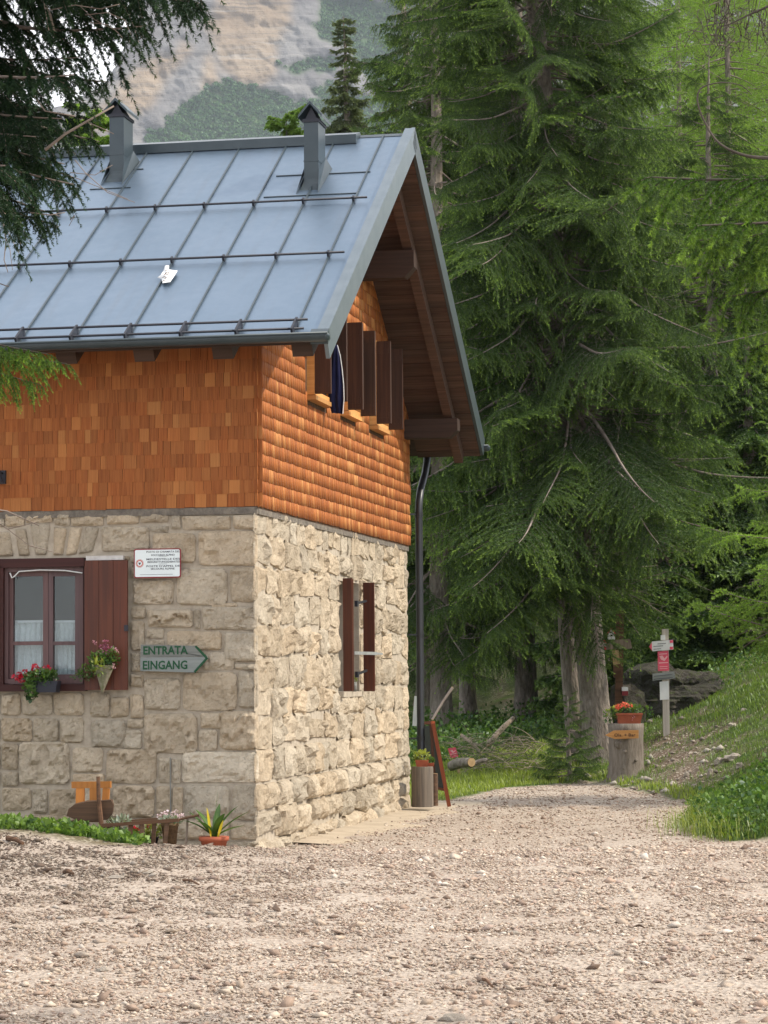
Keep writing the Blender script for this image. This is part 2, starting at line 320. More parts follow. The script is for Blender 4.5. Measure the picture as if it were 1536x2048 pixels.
# ------------------------------------------------------------------ mesh helpers
class MB:
    def __init__(s): s.V = []; s.Fc = []; s.Mi = []
    def add(s, V, Fc, mi=0):
        b = len(s.V); s.V += [tuple(map(float, p)) for p in V]
        s.Fc += [tuple(i+b for i in f) for f in Fc]; s.Mi += [mi]*len(Fc); return s
    def box(s, lo, hi, mi=0, mat=None):
        x0, y0, z0 = lo; x1, y1, z1 = hi
        V = [(x0,y0,z0),(x1,y0,z0),(x1,y1,z0),(x0,y1,z0),(x0,y0,z1),(x1,y0,z1),(x1,y1,z1),(x0,y1,z1)]
        if mat is not None: V = [mat @ Vector(p) for p in V]
        return s.add(V, [(3,2,1,0),(4,5,6,7),(0,1,5,4),(1,2,6,5),(2,3,7,6),(3,0,4,7)], mi)
    def bar(s, a, b, wd, ht, mi=0, up=(0, 0, 1)):
        a, b = Vector(a), Vector(b); d = (b-a).normalized(); u = Vector(up); sd = d.cross(u).normalized(); u = sd.cross(d)
        V = [p + sd*(i*wd/2) + u*(j*ht/2) for p in (a, b) for i, j in ((-1,-1),(1,-1),(1,1),(-1,1))]
        return s.add(V, [(0,1,2,3),(7,6,5,4),(0,4,5,1),(1,5,6,2),(2,6,7,3),(3,7,4,0)], mi)
    def tube(s, pts, rad, n=8, mi=0, caps=True, jit=0.0):
        pts = [Vector(p) for p in pts]; rad = [rad]*len(pts) if isinstance(rad, (int, float)) else list(rad)
        V = []; u = None
        for i, p in enumerate(pts):
            d = (pts[min(i+1, len(pts)-1)] - pts[max(i-1, 0)])
            d = d.normalized() if d.length > 1e-9 else Vector((0, 0, 1))
            if u is None: u = d.orthogonal().normalized()
            u = (u - d*u.dot(d)); u = u.normalized() if u.length > 1e-6 else d.orthogonal().normalized(); v = d.cross(u)
            for k in range(n):
                r = rad[i]*(1 + (random.uniform(-jit, jit) if jit else 0)); an = 2*PI*k/n
                V.append(p + u*(r*math.cos(an)) + v*(r*math.sin(an)))
        Fc = [(i*n+k, i*n+(k+1) % n, (i+1)*n+(k+1) % n, (i+1)*n+k) for i in range(len(pts)-1) for k in range(n)]
        if caps: Fc += [tuple(range(n-1, -1, -1)), tuple((len(pts)-1)*n+k for k in range(n))]
        return s.add(V, Fc, mi)
    def prism(s, poly, fn, h0, h1, mi=0):
        n = len(poly); V = [fn(u, v, h0) for u, v in poly] + [fn(u, v, h1) for u, v in poly]
        return s.add(V, [tuple(range(n-1, -1, -1)), tuple(range(n, 2*n))] + [(i, (i+1) % n, n+(i+1) % n, n+i) for i in range(n)], mi)
    def build(s, name, mats, parent=None, smooth=False, loc=None):
        me = bpy.data.meshes.new(name); me.from_pydata(s.V, [], s.Fc)
        mats = mats if isinstance(mats, (list, tuple)) else [mats]
        for m in mats: me.materials.append(m)
        if len(mats) > 1: me.polygons.foreach_set('material_index', s.Mi)
        bm = bmesh.new(); bm.from_mesh(me); bmesh.ops.recalc_face_normals(bm, faces=bm.faces[:]); bm.to_mesh(me); bm.free()
        if smooth: me.polygons.foreach_set('use_smooth', [True]*len(me.polygons))
        return link(name, me, parent, loc)
def link(name, me, parent=None, loc=None):
    o = bpy.data.objects.new(name, me); COL.objects.link(o)
    if parent is not None: o.parent = parent
    if loc is not None: o.location = loc
    return o
def tag(o, label=None, cat=None, group=None, kind=None):
    if label: o['label'] = label
    if cat: o['category'] = cat
    if group: o['group'] = group
    if kind: o['kind'] = kind
    return o
def empty(name, loc=(0, 0, 0), rz=0, label=None, cat=None, group=None):
    o = bpy.data.objects.new(name, None); COL.objects.link(o); o.location = loc; o.rotation_euler = (0, 0, rz); o.empty_display_size = .1
    return tag(o, label, cat, group)
def copy_of(o, parent=None):
    c = o.copy(); COL.objects.link(c); c.parent = parent; return c
def npmesh(name, V, tris, mats, mi=None, attrs=None):
    """a mesh from numpy arrays of triangles"""
    me = bpy.data.meshes.new(name); nv, nf = len(V), len(tris)
    me.vertices.add(nv); me.vertices.foreach_set('co', np.ascontiguousarray(V, np.float32).ravel())
    me.loops.add(nf*3); me.loops.foreach_set('vertex_index', np.ascontiguousarray(tris, np.int32).ravel())
    me.polygons.add(nf); me.polygons.foreach_set('loop_start', np.arange(0, nf*3, 3, dtype=np.int32))
    for m in (mats if isinstance(mats, (list, tuple)) else [mats]): me.materials.append(m)
    if mi is not None: me.polygons.foreach_set('material_index', np.ascontiguousarray(mi, np.int32))
    for k, a in (attrs or {}).items():
        a = np.ascontiguousarray(a, np.float32)
        if a.ndim == 1: at_ = me.attributes.new(k, 'FLOAT', 'POINT'); at_.data.foreach_set('value', a)
        else: at_ = me.attributes.new(k, 'FLOAT_COLOR', 'POINT'); at_.data.foreach_set('color', np.hstack([a, np.ones((len(a), 1), np.float32)]).ravel())
    me.update(); me.validate(); return me
def text_mesh(body, size, depth=.0015, bold=0.0, align='LEFT', sx=1.0):
    cu = bpy.data.curves.new('lettering', 'FONT'); cu.body = body; cu.size = size; cu.extrude = depth; cu.offset = bold; cu.align_x = align; cu.resolution_u = 2
    o = bpy.data.objects.new('lettering', cu); COL.objects.link(o)
    me = bpy.data.meshes.new_from_object(o.evaluated_get(bpy.context.evaluated_depsgraph_get()))
    bpy.data.objects.remove(o)
    if sx != 1.0:
        for v in me.vertices: v.co.x *= sx
    return me
def lettering(body, size, mat, parent, loc, bold=0.0, sx=1.0, rot=(PI/2, 0, 0), align='LEFT', name='lettering'):
    me = text_mesh(body, size, .0015, bold, align, sx); me.materials.clear(); me.materials.append(mat)
    o = link(name, me, parent, loc); o.rotation_euler = rot; return o
# ------------------------------------------------------------------ ground
def far_edge(X): return np.interp(X, [.3, .8, 1.65, 3, 4], [29.5, 31, 34, 35.3, 35.6])
def gravel_mask(X, D):
    n = .12*hnoise(X, D, 2.2)
    g = sstep(.07, -.07, X - bank_edge(D) + n)*sstep(.15, -.15, D - far_edge(X) + n*2)
    mound = sstep(-1.80, -1.98, X + n*.5)*sstep(19.25, 19.55, D + n + (X+2)*.25)
    return g*(1-mound)
def axis(knots):
    out = []
    for (a, st), (b, _) in zip(knots[:-1], knots[1:]): out += list(np.arange(a, b-1e-6, st))
    return np.array(out + [knots[-1][0]])
gx = axis([(-400, 40), (-80, 8), (-24, 2), (-8, .5), (-4, .11), (7, .4), (14, 1.5), (40, 8), (120, 40), (440, 40)])
gy = axis([(-60, 8), (0, 1), (6, .25), (9, .11), (24, .09), (40, .2), (52, 1), (110, 5), (240, 20), (460, 20)])
GX, GY = np.meshgrid(gx, gy); GZ = height(GX, GY)
gm = gravel_mask(GX, GY)
rough = np.array([mn.noise(Vector((x*2.2, y*2.2, 0))) for x, y in zip(GX.ravel(), GY.ravel())]).reshape(GX.shape)
rough2 = np.array([mn.noise(Vector((x*7, y*7, 3))) for x, y in zip(GX.ravel(), GY.ravel())]).reshape(GX.shape)
near = (GY < 50) & (np.abs(GX) < 9)
GZ = GZ + np.where(near, (1-gm)*(.03*rough + .022*rough2) + gm*(.010*rough + .006*rough2), 0)
dd = np.clip(GX - bank_edge(GY), -5, 8)
scar = np.exp(-((GX-(4.0+.02*(GY-33)))/.55)**2)*sstep(30, 33, GY)*sstep(38.8, 36.5, GY)     # bare trodden slope by the signpost
gr = np.clip(.80 + .9*rough + .3*rough2 - .75*scar, 0, 1)
gr = np.where((GX < -1) & (GY < 22), gr*.3, gr); gr = np.where(GY > 40, np.clip(.7+rough, 0, 1), gr)
nx_, ny_ = len(gx), len(gy)
idx = np.arange(nx_*ny_).reshape(ny_, nx_)
a_, b_, c_, d_ = idx[:-1, :-1].ravel(), idx[:-1, 1:].ravel(), idx[1:, 1:].ravel(), idx[1:, :-1].ravel()
me = npmesh('ground', np.stack([GX.ravel(), GY.ravel(), GZ.ravel()], 1), np.concatenate([np.stack([a_, b_, c_], 1), np.stack([a_, c_, d_], 1)]), M['ground'], None,
            {'gravel': gm.ravel(), 'grassy': gr.ravel()})
me.polygons.foreach_set('use_smooth', [True]*len(me.polygons))
go = link('ground', me); tag(go, 'pale gravel yard and path running past the hut into the wood', None, None, 'structure')

# gravel: crushed limestone, every stone a small angular solid
def pebbles(n, Dlo, Dhi, smin, smax, seed, big=False):
    r = np.random.default_rng(seed)
    D = np.sqrt(r.uniform(Dlo**2, Dhi**2, n)); X = D*r.uniform(-.175, .175, n)
    keep = (gravel_mask(X, D) > r.uniform(.15, .9, n)) & (r.uniform(0, 1, n) < 1 - .45*np.exp(-(((X-.9-.05*(D-14)) % 1.55 - .78)/.2)**2)*sstep(-2.2, -.2, X)*(1 if not big else 0))
    h = loc_np(X, D); keep &= ~((h[0] < .0) & (h[1] > -.05) & (h[1] < 7.6))
    D, X = D[keep], X[keep]; n = len(D)
    s = smin*(smax/smin)**(r.uniform(0, 1, n)**(2.6 if not big else 1.5))
    base = np.array([(1,0,0),(-1,0,0),(0,1,0),(0,-1,0),(0,0,1),(0,0,-1)], float)
    V = base[None]*(1+r.uniform(-.35, .35, (n, 6, 1))) + r.uniform(-.3, .3, (n, 6, 3))
    V = V*np.stack([np.ones(n)*.6, r.uniform(.35, .6, n), r.uniform(.14, .34, n)], 1)[:, None]*s[:, None, None]
    yaw = r.uniform(0, 2*PI, n); ti = r.normal(0, .3, n)
    c, sn = np.cos(ti)[:, None], np.sin(ti)[:, None]; x, z = V[..., 0]*c - V[..., 2]*sn, V[..., 0]*sn + V[..., 2]*c
    V = np.stack([x, V[..., 1], z], 2)
    c, sn = np.cos(yaw)[:, None], np.sin(yaw)[:, None]; x, y = V[..., 0]*c - V[..., 1]*sn, V[..., 0]*sn + V[..., 1]*c
    V = np.stack([x + X[:, None], y + D[:, None], V[..., 2] + (height(X, D) + s*.12)[:, None]], 2)
    tri = np.array([(0,2,4),(2,1,4),(1,3,4),(3,0,4),(2,0,5),(1,2,5),(3,1,5),(0,3,5)])
    T = (np.arange(n)*6)[:, None, None] + tri[None]
    pal = np.array([(.56,.50,.43),(.47,.40,.335),(.40,.315,.26),(.31,.245,.205),(.21,.16,.13),(.63,.59,.54),(.43,.35,.31)])
    ci = r.choice(7, n, p=[.2, .22, .2, .13, .07, .08, .1]); C = pal[ci]*r.uniform(.82, 1.15, (n, 1))*np.array([.985, .915, .85])*(1 + .10*hnoise(X*.8, D*.5))[:, None]
    lf = sstep(.2, -2.4, X + .15*hnoise(X, D))*sstep(12.5, 18, D)*.55; C = C*(1-lf)[:, None]      # soil washed among the stones by the mound
    return V.reshape(-1, 3), T.reshape(-1, 3), np.repeat(C, 6, 0)
def loc_np(X, D):
    q0, q1 = X-HX, D-HD; c, s = math.cos(TH), math.sin(TH); return q0*c - q1*s, q0*s + q1*c
PB = [pebbles(125000, 9.4, 20.4, .009, .034, 1), pebbles(900, 9.4, 21, .045, .085, 2, True), pebbles(46000, 20.4, 36.5, .014, .042, 3), pebbles(500, 20, 36, .05, .08, 4, True)]
off = 0; VV, TT, CC = [], [], []
for v_, t_, c_ in PB: VV.append(v_); TT.append(t_+off); CC.append(c_); off += len(v_)
go = link('gravel', npmesh('gravel', np.concatenate(VV), np.concatenate(TT), M['gravel'], None, {'col': np.concatenate(CC)}))
tag(go, 'loose crushed pale and pinkish limestone gravel over the yard', None, None, 'stuff')

# ------------------------------------------------------------------ mountain
def mpos(x, y, D): p = at(x, y, D); return p
def inpoly(px, py, poly):
    ins = np.zeros(px.shape, bool); n = len(poly)
    for i in range(n):
        (x1, y1), (x2, y2) = poly[i], poly[(i+1) % n]
        c = ((y1 > py) != (y2 > py)) & (px < (x2-x1)*(py-y1)/((y2-y1) or 1e-9) + x1); ins ^= c
    return ins
MD = 1500.0; MK = MD/450
TURF = [[(275,300),(300,268),(345,222),(400,165),(450,140),(520,160),(560,172),(600,200),(640,215),(660,300)], [(630,30),(655,-20),(830,-20),(830,50),(745,92),(690,70),(645,58)],
        [(555,112),(620,104),(690,98),(672,122),(600,126)], [(705,84),(830,55),(830,215),(770,180),(735,130)], [(632,165),(668,150),(700,182),(645,185)],
        [(600,190),(700,170),(830,200),(830,330),(600,330)], [(345,215),(330,250),(300,262)]]
OCH = [[(430,-40),(610,-40),(565,60),(556,130),(520,165),(478,150),(450,118),(425,60)], [(120,250),(215,195),(262,128),(330,88),(378,56),(335,160),(285,212),(235,235)], [(690,205),(790,190),(770,240),(700,235)],
       [(400,120),(425,80),(440,150),(410,185)]]
us = np.arange(-160, 1900, 5.0); vs = np.arange(-420, 1000, 5.0)
UX, VY = np.meshgrid(us, vs)
nzA = np.array([mn.fractal(Vector((x/70, y/55, 0)), .9, 2.1, 6) for x, y in zip(UX.ravel(), VY.ravel())]).reshape(UX.shape)
nzB = np.array([mn.fractal(Vector((x/22, y/9, 5)), .8, 2.2, 5) for x, y in zip(UX.ravel(), VY.ravel())]).reshape(UX.shape)
wob = 16*nzA + 7*nzB
mx_, my_ = UX+wob, VY+.8*wob
turf = np.zeros(UX.shape, bool); och = np.zeros(UX.shape, bool)
for p in TURF: turf |= inpoly(mx_, my_, p)
for p in OCH: och |= inpoly(mx_, my_, p)
r0 = np.stack([UX*0, UX*0, UX*0], 2)
Zm = EYE + (1342-VY)/F*MD
edge = np.interp(VY, [-420, 30, 80, 112, 150, 190, 225, 1000], [330, 258, 242, 231, 206, 130, 0, -200]) + 9*nzB
rec = np.clip(edge-UX, 0, None)/F*MD; UE = np.maximum(UX, edge)
def soft(m, k=3):
    m = m.astype(float)
    for _ in range(k): m = (m + np.roll(m, 1, 0) + np.roll(m, -1, 0) + np.roll(m, 1, 1) + np.roll(m, -1, 1))/5
    return m
Dm = MD + MK*((UE-250)*.055 + (Zm/MK-70)*.42 + 1.8*nzA + .5*nzB + soft(turf, 6)*(Zm/MK-95)*.2) + rec*9
Xm = (UE + rec*2 - 768)/F*Dm; Zm = EYE + (1342-VY)/F*Dm
nx_, ny_ = len(us), len(vs); idx = np.arange(nx_*ny_).reshape(ny_, nx_)
a_, b_, c_, d_ = idx[:-1, :-1].ravel(), idx[1:, :-1].ravel(), idx[1:, 1:].ravel(), idx[:-1, 1:].ravel()
me = npmesh('mountain', np.stack([Xm.ravel(), Dm.ravel(), Zm.ravel()], 1), np.concatenate([np.stack([a_, b_, c_], 1), np.stack([a_, c_, d_], 1)]), M['cliff'], None,
            {'turf': soft(turf, 1).ravel()*.85, 'ochre': soft(och, 5).ravel()*.9})
me.polygons.foreach_set('use_smooth', [True]*len(me.polygons))
tag(link('mountain', me), 'grey and ochre limestone cliff rising behind the hut', None, None, 'structure')
# farther wooded ridge left of the cliff
us2 = np.arange(-900, 560, 12.0); vs2 = np.arange(0, 900, 12.0); FD = 2500.0
UX2, T2 = np.meshgrid(us2, np.linspace(0, 1, 60))
topy = np.interp(us2, [-900, 60, 150, 200, 240, 560], [150, 118, 112, 106, 118, 150])
nz2 = np.array([mn.fractal(Vector((x/40, t*9, 2)), .8, 2.1, 5) for x, t in zip(UX2.ravel(), T2.ravel())]).reshape(UX2.shape)
VY2 = topy[None] + T2*900 + nz2*6*(T2 > .01)
X2 = (UX2-768)/F*FD; Z2 = EYE + (1345-VY2)/F*FD; D2 = FD + MK*((1-T2)*70 + 8*nz2)
idx = np.arange(X2.size).reshape(X2.shape); a_, b_, c_, d_ = idx[:-1, :-1].ravel(), idx[1:, :-1].ravel(), idx[1:, 1:].ravel(), idx[:-1, 1:].ravel()
t2m = (nz2 > -.28).astype(float)
me = npmesh('hills', np.stack([X2.ravel(), D2.ravel(), Z2.ravel()], 1), np.concatenate([np.stack([a_, b_, c_], 1), np.stack([a_, c_, d_], 1)]), M['cliff'], None,
            {'turf': t2m.ravel(), 'ochre': np.ones(X2.size)})
tag(link('hills', me), 'wooded far ridge to the left of the cliff', None, None, 'structure')
# mountain pine scrub on the ledges and scree: nobody could count it
def clumps(P, R, seed, ntri=34, leaf=.32):
    r = np.random.default_rng(seed); n = len(P)
    d = r.normal(0, 1, (n, ntri, 3)); d[..., 2] = np.abs(d[..., 2]); d /= np.linalg.norm(d, axis=2, keepdims=True)
    c = P[:, None] + d*(R[:, None, None]*r.uniform(.45, 1.05, (n, ntri, 1)))*np.array([1, 1, .8])
    s = (R[:, None, None]*leaf)
    t1 = r.normal(0, 1, (n, ntri, 3)); t1 -= d*(t1*d).sum(2, keepdims=True); t1 /= np.linalg.norm(t1, axis=2, keepdims=True); t2 = np.cross(d, t1)
    up = np.array([0, 0, 1.0])*s*.9
    V = np.stack([c + t1*s, c - t1*s*.7 + t2*s*.6, c - t2*s*.5 + up], 2)
    tip = np.clip(np.repeat(d[..., 2][..., None], 3, 2)*.6 + r.uniform(-.2, .5, (n, ntri, 1)), 0, 1)
    return V.reshape(-1, 3), np.arange(n*ntri*3).reshape(-1, 3), tip.ravel()
ys, xs = np.nonzero(turf & (VY < 360) & (UX > 200) & (UX < 1000))
sel = RNG.integers(0, len(ys), 5200)
Pm = np.stack([Xm[ys[sel], xs[sel]], Dm[ys[sel], xs[sel]]-1, Zm[ys[sel], xs[sel]]], 1) + RNG.uniform(-.8, .8, (5200, 3))
Vc, Tc, tipc = clumps(Pm, RNG.uniform(1.1, 2.7, 5200), 7)
tag(link('mountain_pine_scrub', npmesh('mountain_pine_scrub', Vc, Tc, M['pine_far'], None, {'tip': tipc})), 'dark green dwarf pine scrub on the cliff ledges and scree', None, None, 'stuff')
sel = RNG.integers(0, UX2.size, 9000); ok = (t2m.ravel()[sel] > .5) & (VY2.ravel()[sel] < 330); sel = sel[ok]
Pm = np.stack([X2.ravel()[sel], D2.ravel()[sel]-1.5, Z2.ravel()[sel]], 1) + RNG.uniform(-3, 3, (len(sel), 3))
Vc, Tc, tipc = clumps(Pm, RNG.uniform(2.3, 5, len(sel)), 8, 22)
tag(link('ridge_wood', npmesh('ridge_wood', Vc, Tc, M['pine_far'], None, {'tip': tipc})), 'distant wood covering the ridge left of the cliff', None, None, 'stuff')

# ------------------------------------------------------------------ hut
hut = empty('mountain_hut', (HX, HD, 0), -TH, 'mountain hut of rough limestone below and larch shingles above under a grey metal roof', 'hut')
ZR, TR, ZE, EF = 7.068, 3.596, 4.434, .605
SLP = (ZR-ZE)/(TR+EF); HL, LEN, OV, TB = 7.32, 7.6, .739, 8.0
def zf(t): return ZR - SLP*abs(TR-t)
CS, SN = 1/math.hypot(1, SLP), SLP/math.hypot(1, SLP)
# --- stone walls
WA0, WA1, WZ0, WZ1 = -2.42, -1.60, 1.475, 2.60       # window opening in the front wall
LT0, LT1, LZ0, LZ1 = 3.50, 4.54, 1.385, 2.525        # narrow opening in the gable wall
wb = MB()
wb.box((-LEN, .5, -.4), (-.40, HL-.03, 3.04))
for a0, a1, z0, z1 in ((-LEN, WA0, -.4, 3.04), (WA1, -.06, -.4, 3.04), (WA0, WA1, -.4, WZ0), (WA0, WA1, WZ1, 3.04)): wb.box((a0, .047, z0), (a1, .5, z1))
for t0, t1, z0, z1 in ((.5, LT0, -.4, 3.04), (LT1, HL-.03, -.4, 3.04), (LT0, LT1, -.4, LZ0), (LT0, LT1, LZ1, 3.04)): wb.box((-.40, t0, z0), (-.06, t1, z1))
wall = wb.build('stone_wall', M['mortar'], hut)
def quad_stone(quad, bulge, amp, nx, ny, seed, mapfn, freq=9.0, edge=.035, joint=.008):
    q = [np.array(p, float) for p in quad]; cen = sum(q)/4
    q = [p + (cen-p)/max(np.linalg.norm(cen-p), 1e-6)*joint for p in q]
    V, Fc = [], []
    W = (np.linalg.norm(q[1]-q[0]) + np.linalg.norm(q[2]-q[3]))/2; Hh = (np.linalg.norm(q[3]-q[0]) + np.linalg.norm(q[2]-q[1]))/2
    o = Vector((seed*3.17, seed*1.3, seed*.7)); rr = min(W, Hh)*.15
    for j in range(ny+1):
        for i in range(nx+1):
            u, v = i/nx, j/ny
            # crowd the rows towards the rim so it rolls over
            u = .5-.5*math.cos(PI*u) if nx > 4 else u; v = .5-.5*math.cos(PI*v) if ny > 4 else v
            p = q[0]*(1-u)*(1-v) + q[1]*u*(1-v) + q[2]*u*v + q[3]*(1-u)*v
            du, dv = min(u, 1-u)*W, min(v, 1-v)*Hh
            # rounded corners
            if du < rr and dv < rr:
                ex = math.hypot(rr-du, rr-dv)
                if ex > rr: k = (ex-rr)/ex*.8; p = p + (cen-p)*min(k, .5)
            d = min(du, dv)
            rim = u in (0, 1) or v in (0, 1)
            P3 = Vector((p[0]*freq, p[1]*freq, 0)) + o
            n1 = mn.fractal(P3, .75, 2.1, 4)
            wv = mn.noise(Vector((p[0]*6, p[1]*6, 7)) + o)
            if not rim: p = p + np.array([wv, -wv])*.006
            rg_ = (.5-abs(mn.noise(P3*.55)))*2-.5
            h = bulge*(1-math.exp(-d/edge)) + (amp*(.7*n1+.55*rg_) if not rim else -.012)
            ce = mn.cell(Vector((p[0]*9+wv*.8, p[1]*9+n1*.8, 0)) + o)
            if not rim: h += amp*.8*(ce-.5)*(1-math.exp(-d/.02))
            if not rim: h = max(h, .008 + .012*(n1+.5))
            V.append(mapfn(p[0], p[1], h))
    for j in range(ny):
        for i in range(nx):
            k = j*(nx+1)+i; Fc.append((k, k+1, k+nx+2, k+nx+1))
    return V, Fc
def add_stone(quad, bulge, amp, nx, ny, mapfn, freq, seed, mat='stone', edge=.035, joint=.008, smooth=True):
    mb = MB(); V, Fc = quad_stone(quad, bulge, amp, nx, ny, seed, mapfn, freq, edge, joint); mb.add(V, Fc)
    return mb.build('stone', M[mat], wall, smooth)
fmap = lambda u, v, h: (u, .045-h, v)
def z5(x, y): return front(x*.345, 1000+y*.345)
def z6(x, y): return front(x*.345, 1380+y*.345)
R5 = [(-120,95,18,150),(22,85,138,150),(142,84,296,128),(300,80,400,146),(404,84,592,146),(612,80,798,142),(804,80,968,130),(980,84,1042,170),(1048,88,1335,170),(1342,84,1500,170),
      (580,154,862,296),(866,146,972,182),(874,188,1132,362),(1140,178,1500,380),(750,366,878,452),(762,458,1002,606),(1018,392,1314,612),(1324,384,1500,592),(1220,596,1372,622),
      (752,614,838,690),(844,630,1112,736),(1120,630,1154,746),(1164,616,1500,752),(750,698,834,876),(844,748,948,806),(846,812,948,846),(956,756,1282,872),(1290,762,1500,944),
      (750,884,818,1000),(820,850,1160,1002),(1166,880,1352,988),(1356,950,1500,988),(750,1010,826,1082),(832,1030,1042,1220),(1050,996,1370,1226),(1376,992,1500,1208),
      (500,322,746,352),(750,300,872,362)]
R6 = [(-180,20,-8,150),(0,20,112,148),(118,20,297,150),(301,16,482,150),(516,12,628,162),(632,38,742,162),(746,24,828,166),
      (-150,160,-6,300),(0,158,178,302),(184,158,334,302),(338,156,480,312),(520,172,726,332),(732,170,824,226),(704,232,818,344),(824,134,1142,372),(1150,134,1282,224),(1144,230,1256,356),(1264,118,1500,352),
      (-140,306,-6,466),(0,308,96,466),(100,300,398,552),(410,332,592,484),(606,342,902,546),(910,388,982,542),(988,398,1044,546),(1048,358,1500,542),
      (-120,474,-6,560),(0,472,98,558),(414,488,602,546),
      (-150,570,-8,720),(0,568,176,700),(180,568,272,720),(277,572,444,760),(640,556,892,742),(898,556,988,726),(994,558,1054,720),(1058,554,1332,742),(1338,550,1500,758),
      (1330,766,1500,870),(994,748,1324,868),(640,748,800,900),(804,748,988,900),(448,560,634,745),(-150,726,120,900),(124,726,440,900),(444,752,634,900),(994,876,1240,960),(1246,876,1500,960)]
Q5 = [[(-150,330),(-40,330),(-60,180),(-170,180)], [(-34,328),(74,326),(50,176),(-54,182)], [(98,326),(166,324),(142,158),(78,166)], [(196,322),(262,320),(288,132),(160,130)], [(296,322),(356,320),(382,156),(306,152)], [(368,322),(436,316),(474,154),(398,152)],
      [(444,318),(532,300),(572,152),(488,152)]]
sd = 0
for R, zf_ in ((R5, z5), (R6, z6)):
    for x0, y0, x1, y1 in R:
        sd += 1; j = lambda: random.uniform(-4, 4)
        x1e = 1506 if x1 == 1500 else x1
        quad = [zf_(x0+j(), y1+j()), zf_(x1e if x1 == 1500 else x1+j(), y1+j()), zf_(x1e if x1 == 1500 else x1+j(), y0+j()), zf_(x0+j(), y0+j())]
        if x1 == 1500: quad[1] = (-.035, quad[1][1]); quad[2] = (-.035, quad[2][1])
        wpx = x1-x0
        rustic = (x0, y0) in ((824, 134), (100, 300), (640, 556), (0, 158), (1264, 118), (762, 458), (844, 630))
        add_stone(quad, random.uniform(.030, .046)+(.015 if rustic else 0), .034 if rustic else .021, 22 if wpx > 200 else 15, 13, fmap, 13 if rustic else 11, sd, 'lime_stone' if (x0, y0) == (1048, 358) else 'stone', .011, .0035, False)
for q in Q5:
    sd += 1; add_stone([z5(*p) for p in q], .038, .014, 7, 10, fmap, 9, sd, 'stone', .014, .004)
# out of the picture to the left: the same masonry carries on
zc = [-.1, .32, .66, 1.0, 1.36, 1.72, 2.1, 2.45, 2.8, 3.03]
for r in range(len(zc)-1):
    x = -LEN
    while x < -2.95:
        wd = random.uniform(.4, .75); x2 = min(x+wd, -2.86); sd += 1
        add_stone([(x, zc[r]), (x2, zc[r]), (x2, zc[r+1]), (x, zc[r+1])], .03, .016, 5, 4, fmap, 8, sd); x = x2+.012
# gable stones, bulging, with a plinth that stands proud
gmap = lambda u, v, h: (-.06 + h*min(1, .35 + max(0, u)*1.9, .3 + max(0, HL-u)*1.4), u, v)
rows = [(-.12, .15), (.155, .385), (.39, .625)] + [(a, b) for a, b in zip([.635, .93, 1.19, 1.46, 1.75, 2.02, 2.30, 2.56, 2.80], [.925, 1.185, 1.455, 1.745, 2.015, 2.295, 2.555, 2.795, 3.03])]
rr_ = random.Random(21)
for ri, (z0, z1) in enumerate(rows):
    t = .0
    while t < HL-.15:
        wd = rr_.uniform(.30, .72) if ri < len(rows)-1 else rr_.uniform(.18, .4)
        t2 = min(t+wd, HL)
        if HL-t2 < .2: t2 = HL
        segs = [(t, t2, z0, z1)]
        if z1 > LZ0 and z0 < LZ1 and t2 > LT0-.02 and t < LT1+.02:
            segs = []
            if t < LT0-.12: segs.append((t, LT0-.01, z0, z1))
            if t2 > LT1+.12: segs.append((LT1+.01, t2, z0, z1))
            if z0 < LZ0-.05: segs.append((max(t, LT0-.1), min(t2, LT1+.1), z0, LZ0-.01))
            if z1 > LZ1+.06: segs.append((max(t, LT0-.1), min(t2, LT1+.1), LZ1+.01, z1))
        for s0, s1, y0, y1 in segs:
            if s1-s0 < .08 or y1-y0 < .05: continue
            sd += 1; dz = [rr_.uniform(-.05, .05) for _ in range(4)]
            if ri in (2, 3): dz = [0]*4
            bl = rr_.uniform(.02, .065) + (.035 if ri < 3 else 0); bl = bl*.6 if ri == len(rows)-1 else bl
            add_stone([(s0, y0+dz[0]), (s1, y0+dz[1]), (s1, y1+dz[2]), (s0, y1+dz[3])], bl, .046, max(7, int((s1-s0)/.032)), max(6, int((y1-y0)/.030)), gmap, 8.5, sd, 'stone', .022, .003, False)
        t = t2+.008
# --- shingle storey
sw = MB(); tp = [(.03, 3.04), (HL-.03, 3.04), (HL-.03, zf(HL)-.16), (TR, ZR-.16), (.03, zf(0)-.16)]
sw.prism(tp, lambda u, v, h: (h, u, v), -LEN, -.03)
swall = sw.build('shingle_wall', M['brown_wood'], hut)
mort = MB().box((-LEN, .022, 2.99), (-.035, .06, 3.052)).box((-.07, .062, 2.99), (-.032, HL-.02, 3.052)).build('mortar_band', M['mortar_dark'], hut)
EXP = .1187
unit = MB(); unit.add([(0,0,.15),(1,0,.15),(1,-.005,.15),(0,-.005,.15),(0,-.006,0),(1,-.002,0),(1,-.0095,0),(0,-.0095,0)], [(0,1,2,3),(7,6,5,4),(3,2,6,7),(0,3,7,4),(1,5,6,2),(0,4,5,1)])
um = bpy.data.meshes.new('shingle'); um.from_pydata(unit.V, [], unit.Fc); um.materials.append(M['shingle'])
bm = bmesh.new(); bm.from_mesh(um); bmesh.ops.recalc_face_normals(bm, faces=bm.faces[:]); bm.to_mesh(um); bm.free()
stuffV, stuffF, stuffR = [], [], []
def stuff_shingle(P0, du, out, wd, hh):
    b = len(stuffV)
    for x, y, z in unit.V: stuffV.append(P0 + du*(x*wd) + out*(-y) + np.array([0, 0, z*hh/.15]))
    for f in unit.Fc:
        for tri in ((f[0], f[1], f[2]), (f[0], f[2], f[3])): stuffF.append([i+b for i in tri])
    stuffR.extend([random.random()]*8)
nsh = 0; rs = random.Random(3)
